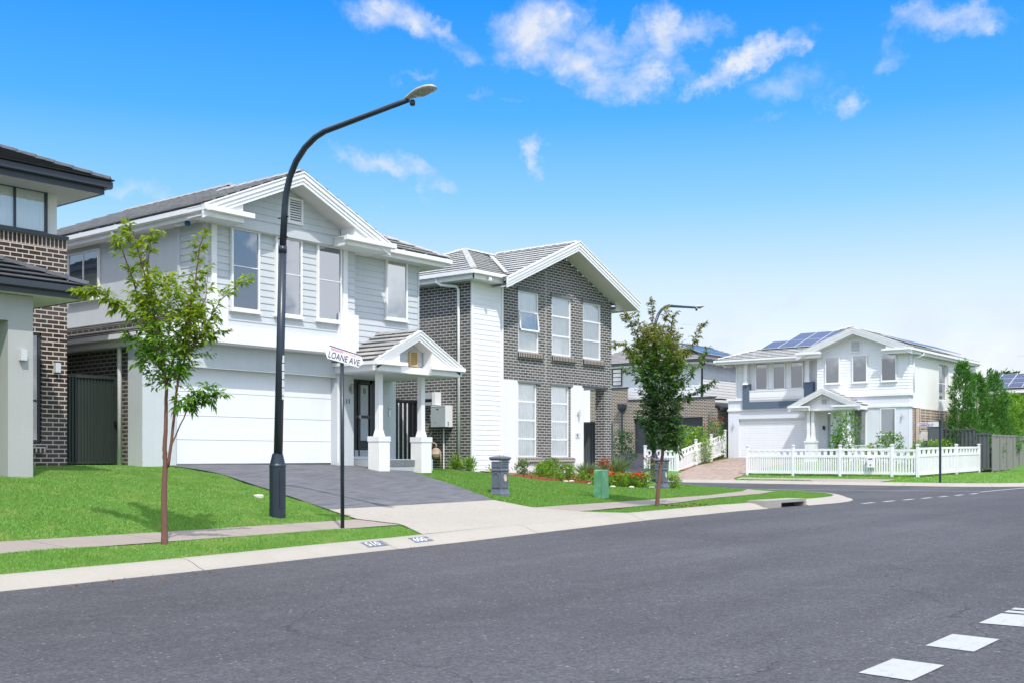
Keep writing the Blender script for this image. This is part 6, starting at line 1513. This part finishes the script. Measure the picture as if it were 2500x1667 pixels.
shrub(31.35, 21.4, .26, .66, 'leaf_autumn', 'reddish leaved rose bush with pink flowers before the brick corner pier', 60, .08, 'pink_petal', 8, group=GB)
shrub(31.3, 21.45, .24, .50, 'leaf_grey', 'dusty green rose foliage before the brick corner pier', 70, .08, group=GB)
shrub(32.9, 21.9, .40, .85, 'leaf_grey', 'clump of tall pale grass blades beside the brick corner', 220, .1, spiky=True, group=GB)
shrub(34.0, 21.2, .30, .85, 'leaf_grey', 'tall thin bush with a few magenta flowers rising behind the red bed', 70, .08, 'pink_petal', 9, group=GB)
RB = [(29.6, 19.2), (29.25, 19.75), (28.9, 20.2), (30.3, 19.55), (29.9, 20.0), (29.55, 20.45), (30.9, 19.4), (30.75, 20.3), (31.35, 19.1)]
adj = ['leftmost front', 'second front', 'third front', 'fourth front', 'middle', 'back left', 'right', 'back right', 'rightmost']
RBX = [(28.35, 19.35), (28.9, 19.2), (29.4, 19.05), (28.75, 19.75), (29.25, 19.55), (29.75, 19.35), (29.9, 18.95), (30.2, 19.4), (29.2, 20.1)]
for i, (x, y) in enumerate(RBX):
    shrub(x, y, .30, .40, 'leaf_shrub', 'yellow green bedding plant with red flowers, %s of the bed by the rear mailbox' % adj[i], 150, .07, 'red_petal', 13 if i < 8 else 5, group='red flowering bedding plants')
shrub(31.0, 18.5, .25, .42, 'leaf_shrub', 'yellow green shrub just right of the mailbox by the flower bed', 110, .08, group=GB)
# brick edging of the flower bed
be = thing('bed_edging', 'low curved red brick edging round the flower bed of the grey brick house', 'bed edging', (28, 20.8, .85))
path_ = [(26.5, 21.3), (26.9, 21.0), (27.3, 20.75), (27.9, 20.62), (28.35, 20.5), (28.9, 20.35), (29.6, 20.15)]
m = MB(); pp, _ = None, None
for i in range(len(path_)-1):
    if i == 3: m.cut(); continue
    a, b = Vector((*path_[i], 0)), Vector((*path_[i+1], 0)); n = max(1, int((b-a).length/.2))
    for k in range(n):
        p = a.lerp(b, k/n); q = a.lerp(b, (k+.93)/n); z = H(p.x, p.y); d = q-p; s = Vector((-d.y, d.x, 0)).normalized()
        m.obox(Vector((p.x, p.y, z-.05)), d, s*.10, (0, 0, .10+random.uniform(-.015, .015)))
m.build('edging_bricks', 'terracotta', be)
m = MB()
for x, y in ((27.6, 20.9), (28.2, 20.7), (28.6, 20.75), (29.4, 20.4), (28.7, 20.1), (29.1, 18.85), (30.1, 18.75), (28.3, 19.0)):
    z = H(x, y); m.lathe((x, y, z-.03), [(.06, 0), (.10, .03), (.07, .06), (.02, .07)], 7, rot=random.random()*3)
m.build('edging_stones', 'stone_white', be)
# gardens of the far houses
FG = 'garden bushes of the white corner house'
shrub(52.6, 21.75, .75, 2.6, 'leaf_green', 'tall open rose bush with reddish tips behind the picket fence by the porch', 230, .16, 'red_petal', 3, group=FG, lift=.3)
shrub(52.7, 22.2, .45, 1.7, 'leaf_green', 'lower left half of the tall rose clump by the porch column', 110, .15, group=FG)
shrub(53.0, 19.75, .70, 1.9, 'leaf_green', 'olive rose bush with one red flower before the front window', 200, .15, 'red_petal', 4, group=FG)
shrub(53.2, 18.7, .55, 1.15, 'leaf_shrub', 'low yellow green bush right of the olive rose bush', 100, .15, group=FG)
shrub(52.8, 20.6, .35, 1.35, 'leaf_shrub', 'small yellow green bush with a red bloom left of the olive rose bush', 80, .14, 'red_petal', 5, group=FG)
shrub(56.2, 18.55, .60, 1.55, 'leaf_shrub', 'bright yellow green bush behind the side run of the picket fence', 190, .14, group=FG)
shrub(55.5, 19.2, .50, 1.4, 'leaf_green', 'darker green bush beside the bright one behind the side picket fence', 130, .14, group=FG)
FG2 = 'bushes along the short picket fence'
shrub(54.0, 31.9, .85, 2.1, 'leaf_shrub', 'wide yellow green hedge bush behind the short picket fence', 300, .16, group=FG2)
shrub(55.6, 31.7, .70, 1.9, 'leaf_shrub', 'second yellow green bush behind the short picket fence', 210, .16, group=FG2)
shrub(55.0, 30.85, .38, 1.35, 'leaf_shrub', 'narrow green climber spilling over the front of the short picket fence', 140, .13, group=FG2)
shrub(57.0, 31.35, .62, 2.2, 'leaf_green', 'tall rose bush with red flowers next to the wall of the white corner house', 190, .15, 'red_petal', 26, group=FG2)
shrub(52.2, 34.3, .75, 2.0, 'leaf_dark', 'dark green hedge bush behind the distant street lamp', 260, .14, group=FG2)
shrub(53.0, 39.3, .5, 2.6, 'leaf_green', 'tall dark hedge beside the corner of the grey brick house', 190, .14, group=FG2)
o = shrub(110, 33.3, 2.6, 2.3, 'leaf_dark', 'small dark tree crown far away above the pale roof, left of another', 300, .5, z=7.0, group='distant tree tops', cat='tree', name='distant_tree')
o = shrub(112, 32.3, 4.2, 2.5, 'leaf_dark', 'wide dark tree crown far away above the solar roof', 420, .5, z=7.0, group='distant tree tops', cat='tree', name='distant_tree')
for (x, y) in ((110, 33.3), (112, 32.3)):
    pass

# ------------------------------------------------ mulch and grass
ribbon('garden_bed', [(26.3, 21.4), (27.4, 20.85), (28.6, 20.55), (29.6, 20.2), (31.5, 19.9)], [(26.2, 22.45), (28, 22.44), (30, 22.44), (31, 22.44), (33.4, 22.3)], 16, 4, 'dead_leaves', .0)
ribbon('garden_bed', [(52.4, 30.45), (54.5, 30.72), (57.6, 30.76)], [(52.4, 30.95), (54.5, 30.98), (57.6, 30.98)], 10, 2, 'dead_leaves', .0)
def inpoly(x, y, poly):
    c = np.zeros(len(x), bool); n = len(poly)
    for i in range(n):
        x1, y1 = poly[i]; x2, y2 = poly[(i+1) % n]
        cond = ((y1 > y) != (y2 > y)); xi = (x2-x1)*(y-y1)/((y2-y1) if y2 != y1 else 1e-9)+x1; c ^= cond & (x < xi)
    return c
DRIVE = [(13.75, 13.0), (14.2, 14.0), (14.35, 16.05), (14.7, 18.5), (14.85, 20), (14.4, 21.2), (14.3, 23), (25, 23), (23.2, 22.1), (21.9, 21.3), (20.75, 20), (20.0, 18), (19.2, 16.05), (19.45, 15.2), (19.5, 14), (20.1, 13.0)]
PATH1 = [(-40, 14.04), (14.2, 14.04), (14.2, 15.18), (-40, 15.18)]
PATH2 = [(19.5, 14.07), (24, 14.32), (27.1, 14.97), (30.9, 15.42), (33.3, 16.1), (34.9, 17.78), (31.5, 16.38), (28.2, 15.63), (24, 15.28), (19.5, 15.18)]
BED = [(26.3, 21.4), (27.4, 20.85), (28.6, 20.55), (29.6, 20.2), (31.5, 19.9), (36.6, 19.9), (36.6, 40), (24, 40), (24.5, 22.5)]
DR5 = [(47, 24.7), (49, 25.9), (51, 26.35), (57.9, 26.0), (57.9, 31), (52.3, 31), (49, 29.6), (47, 28.6)]
PA5 = [(47, 18.1), (49.5, 18.1), (49.5, 25.9), (48.35, 25.9), (48.35, 21.5), (47, 21.2)]
HOUSE = [[(-5, 21.28), (14.35, 21.28), (14.35, 60), (-5, 60)], [(14, 21.5), (22.5, 21.5), (22.5, 60), (14, 60)], [(25.6, 22.4), (34, 22.4), (34, 60), (25.6, 60)], [(9.62, 18.92), (10.07, 18.92), (10.07, 19.4), (9.62, 19.4)]]
Hv = np.vectorize(H)
def grass(name, x0, x1, y0, y1, dens, excl, w=.016, h=.045, keep=None, mat='blade'):
    n = int((x1-x0)*(y1-y0)*dens); x = RNG.uniform(x0, x1, n); y = RNG.uniform(y0, y1, n)
    ok = np.ones(n, bool)
    for p in excl: ok &= ~inpoly(x, y, p)
    if keep is not None: ok &= keep(x, y)
    x, y = x[ok], y[ok]; n = len(x); z = Hv(x, y)-.032
    patch = .8+.35*np.sin(x*2.1+np.sin(y*1.7)*2)*np.sin(y*2.6+x*.4)
    a = RNG.uniform(0, np.pi, n); hh = h*RNG.uniform(.55, 1.25, n)*patch; ww = w*RNG.uniform(.7, 1.3, n)
    lean = RNG.normal(0, .5, (n, 2))*hh[:, None]
    b = np.stack([x, y, z], 1); s = np.stack([np.cos(a)*ww, np.sin(a)*ww, np.zeros(n)], 1)
    tip = b+np.stack([lean[:, 0], lean[:, 1], hh], 1)
    V = np.stack([b-s, b+s, tip], 1).reshape(-1, 3); F = (np.arange(n)*3)[:, None]+np.array([[0, 1, 2]])
    o = np_obj(name, V, F, mat); o['kind'] = 'stuff'; tag(o, GRASS_L[name], 'grass'); return o
GRASS_L = {'verge_grass': 'bright green mown grass strip between the footpath and the kerb', 'lawn_grass': 'bright green mown lawn sloping up to the dark brick house and the garage',
           'corner_grass': 'green mown lawn of the corner block round the mailboxes', 'far_grass': 'bright green grass along the picket and steel fences across the side street'}
grass('verge_grass', 4.5, 14.3, 13.02, 14.06, 15000, [DRIVE, PATH1], .0065, .048)
grass('lawn_grass', 5.5, 14.95, 15.16, 21.4, 8500, [DRIVE]+HOUSE, .008, .044)
kd = lambda x, y: np.array([kerbdist(a, b) > .54 for a, b in zip(x, y)])
grass('corner_grass', 19.3, 36.5, 13.03, 22.6, 3600, [DRIVE, PATH2, BED]+HOUSE, .011, .040, kd, 'blade_dull')
k2 = lambda x, y: ((x > 50) | (y > 15.5) | (np.hypot(x-50, y-15.5) < 2.45)) & ((y < 17.9) | (x < 51.2)) & ~((x > 51) & (y > 17.7))
grass('far_grass', 47.56, 66, 13.1, 26.4, 520, [DR5, PA5], .028, .07, k2)
grass('far_grass', 51.1, 57.0, 17.9, 26.0, 200, [], .03, .08)
for nm, x0, x1, y0, y1, n_, mt_ in (('clover', 5.5, 14.8, 13.1, 21.2, 700, 'leaf_grey'), ('fallen_leaves', 6.5, 14, 12.0, 20, 70, 'dead_leaves')):
    x = RNG.uniform(x0, x1, n_); y = RNG.uniform(y0, y1, n_)
    if nm == 'clover':
        cx, cy = RNG.uniform(x0, x1, 40), RNG.uniform(y0, y1, 40); k_ = RNG.integers(0, 40, n_); x = cx[k_]+RNG.normal(0, .13, n_); y = cy[k_]+RNG.normal(0, .13, n_)
        ok = ~inpoly(x, y, PATH1) & ~inpoly(x, y, DRIVE) & (y > 13.1) & (y < 21.1); zb = .0
    else:
        y = np.where(RNG.random(n_) < .6, RNG.uniform(12.1, 12.5, n_), y); ok = np.ones(n_, bool); zb = .012
    x, y = x[ok], y[ok]; z = np.where(y < 12.52, np.array([zr(a, b) for a, b in zip(x, y)]), Hv(x, y))+zb
    V_, F_ = leaf_mesh(np.stack([x, y, z], 1), RNG.normal(0, 1, (len(x), 3))*[1, 1, .15], np.full(len(x), .035), np.full(len(x), .6), .1, 0)
    o = np_obj(nm, V_, F_, mt_); o['kind'] = 'stuff'; tag(o, {'clover': 'small pale weeds dotted through the near lawn', 'fallen_leaves': 'few dry leaf scraps along the gutter and near lawn'}[nm], nm.replace('_', ' '))
# palm-sized litter of dry leaves under the second tree
lv = np.stack([RNG.uniform(22.7, 24.2, 90), RNG.uniform(13.15, 13.8, 90), np.zeros(90)], 1); lv[:, 2] = Hv(lv[:, 0], lv[:, 1])+.015
V_, F_ = leaf_mesh(lv, RNG.normal(0, 1, (90, 3))*[1, 1, .1], np.full(90, .07), np.full(90, .5), .1, 0)
o = np_obj('leaf_litter', V_, F_, 'dead_leaves'); o['kind'] = 'stuff'; tag(o, 'dry brown leaves scattered under the second street tree', 'leaf litter')
for o in bpy.data.objects:
    if '_b' in o: del o['_b']
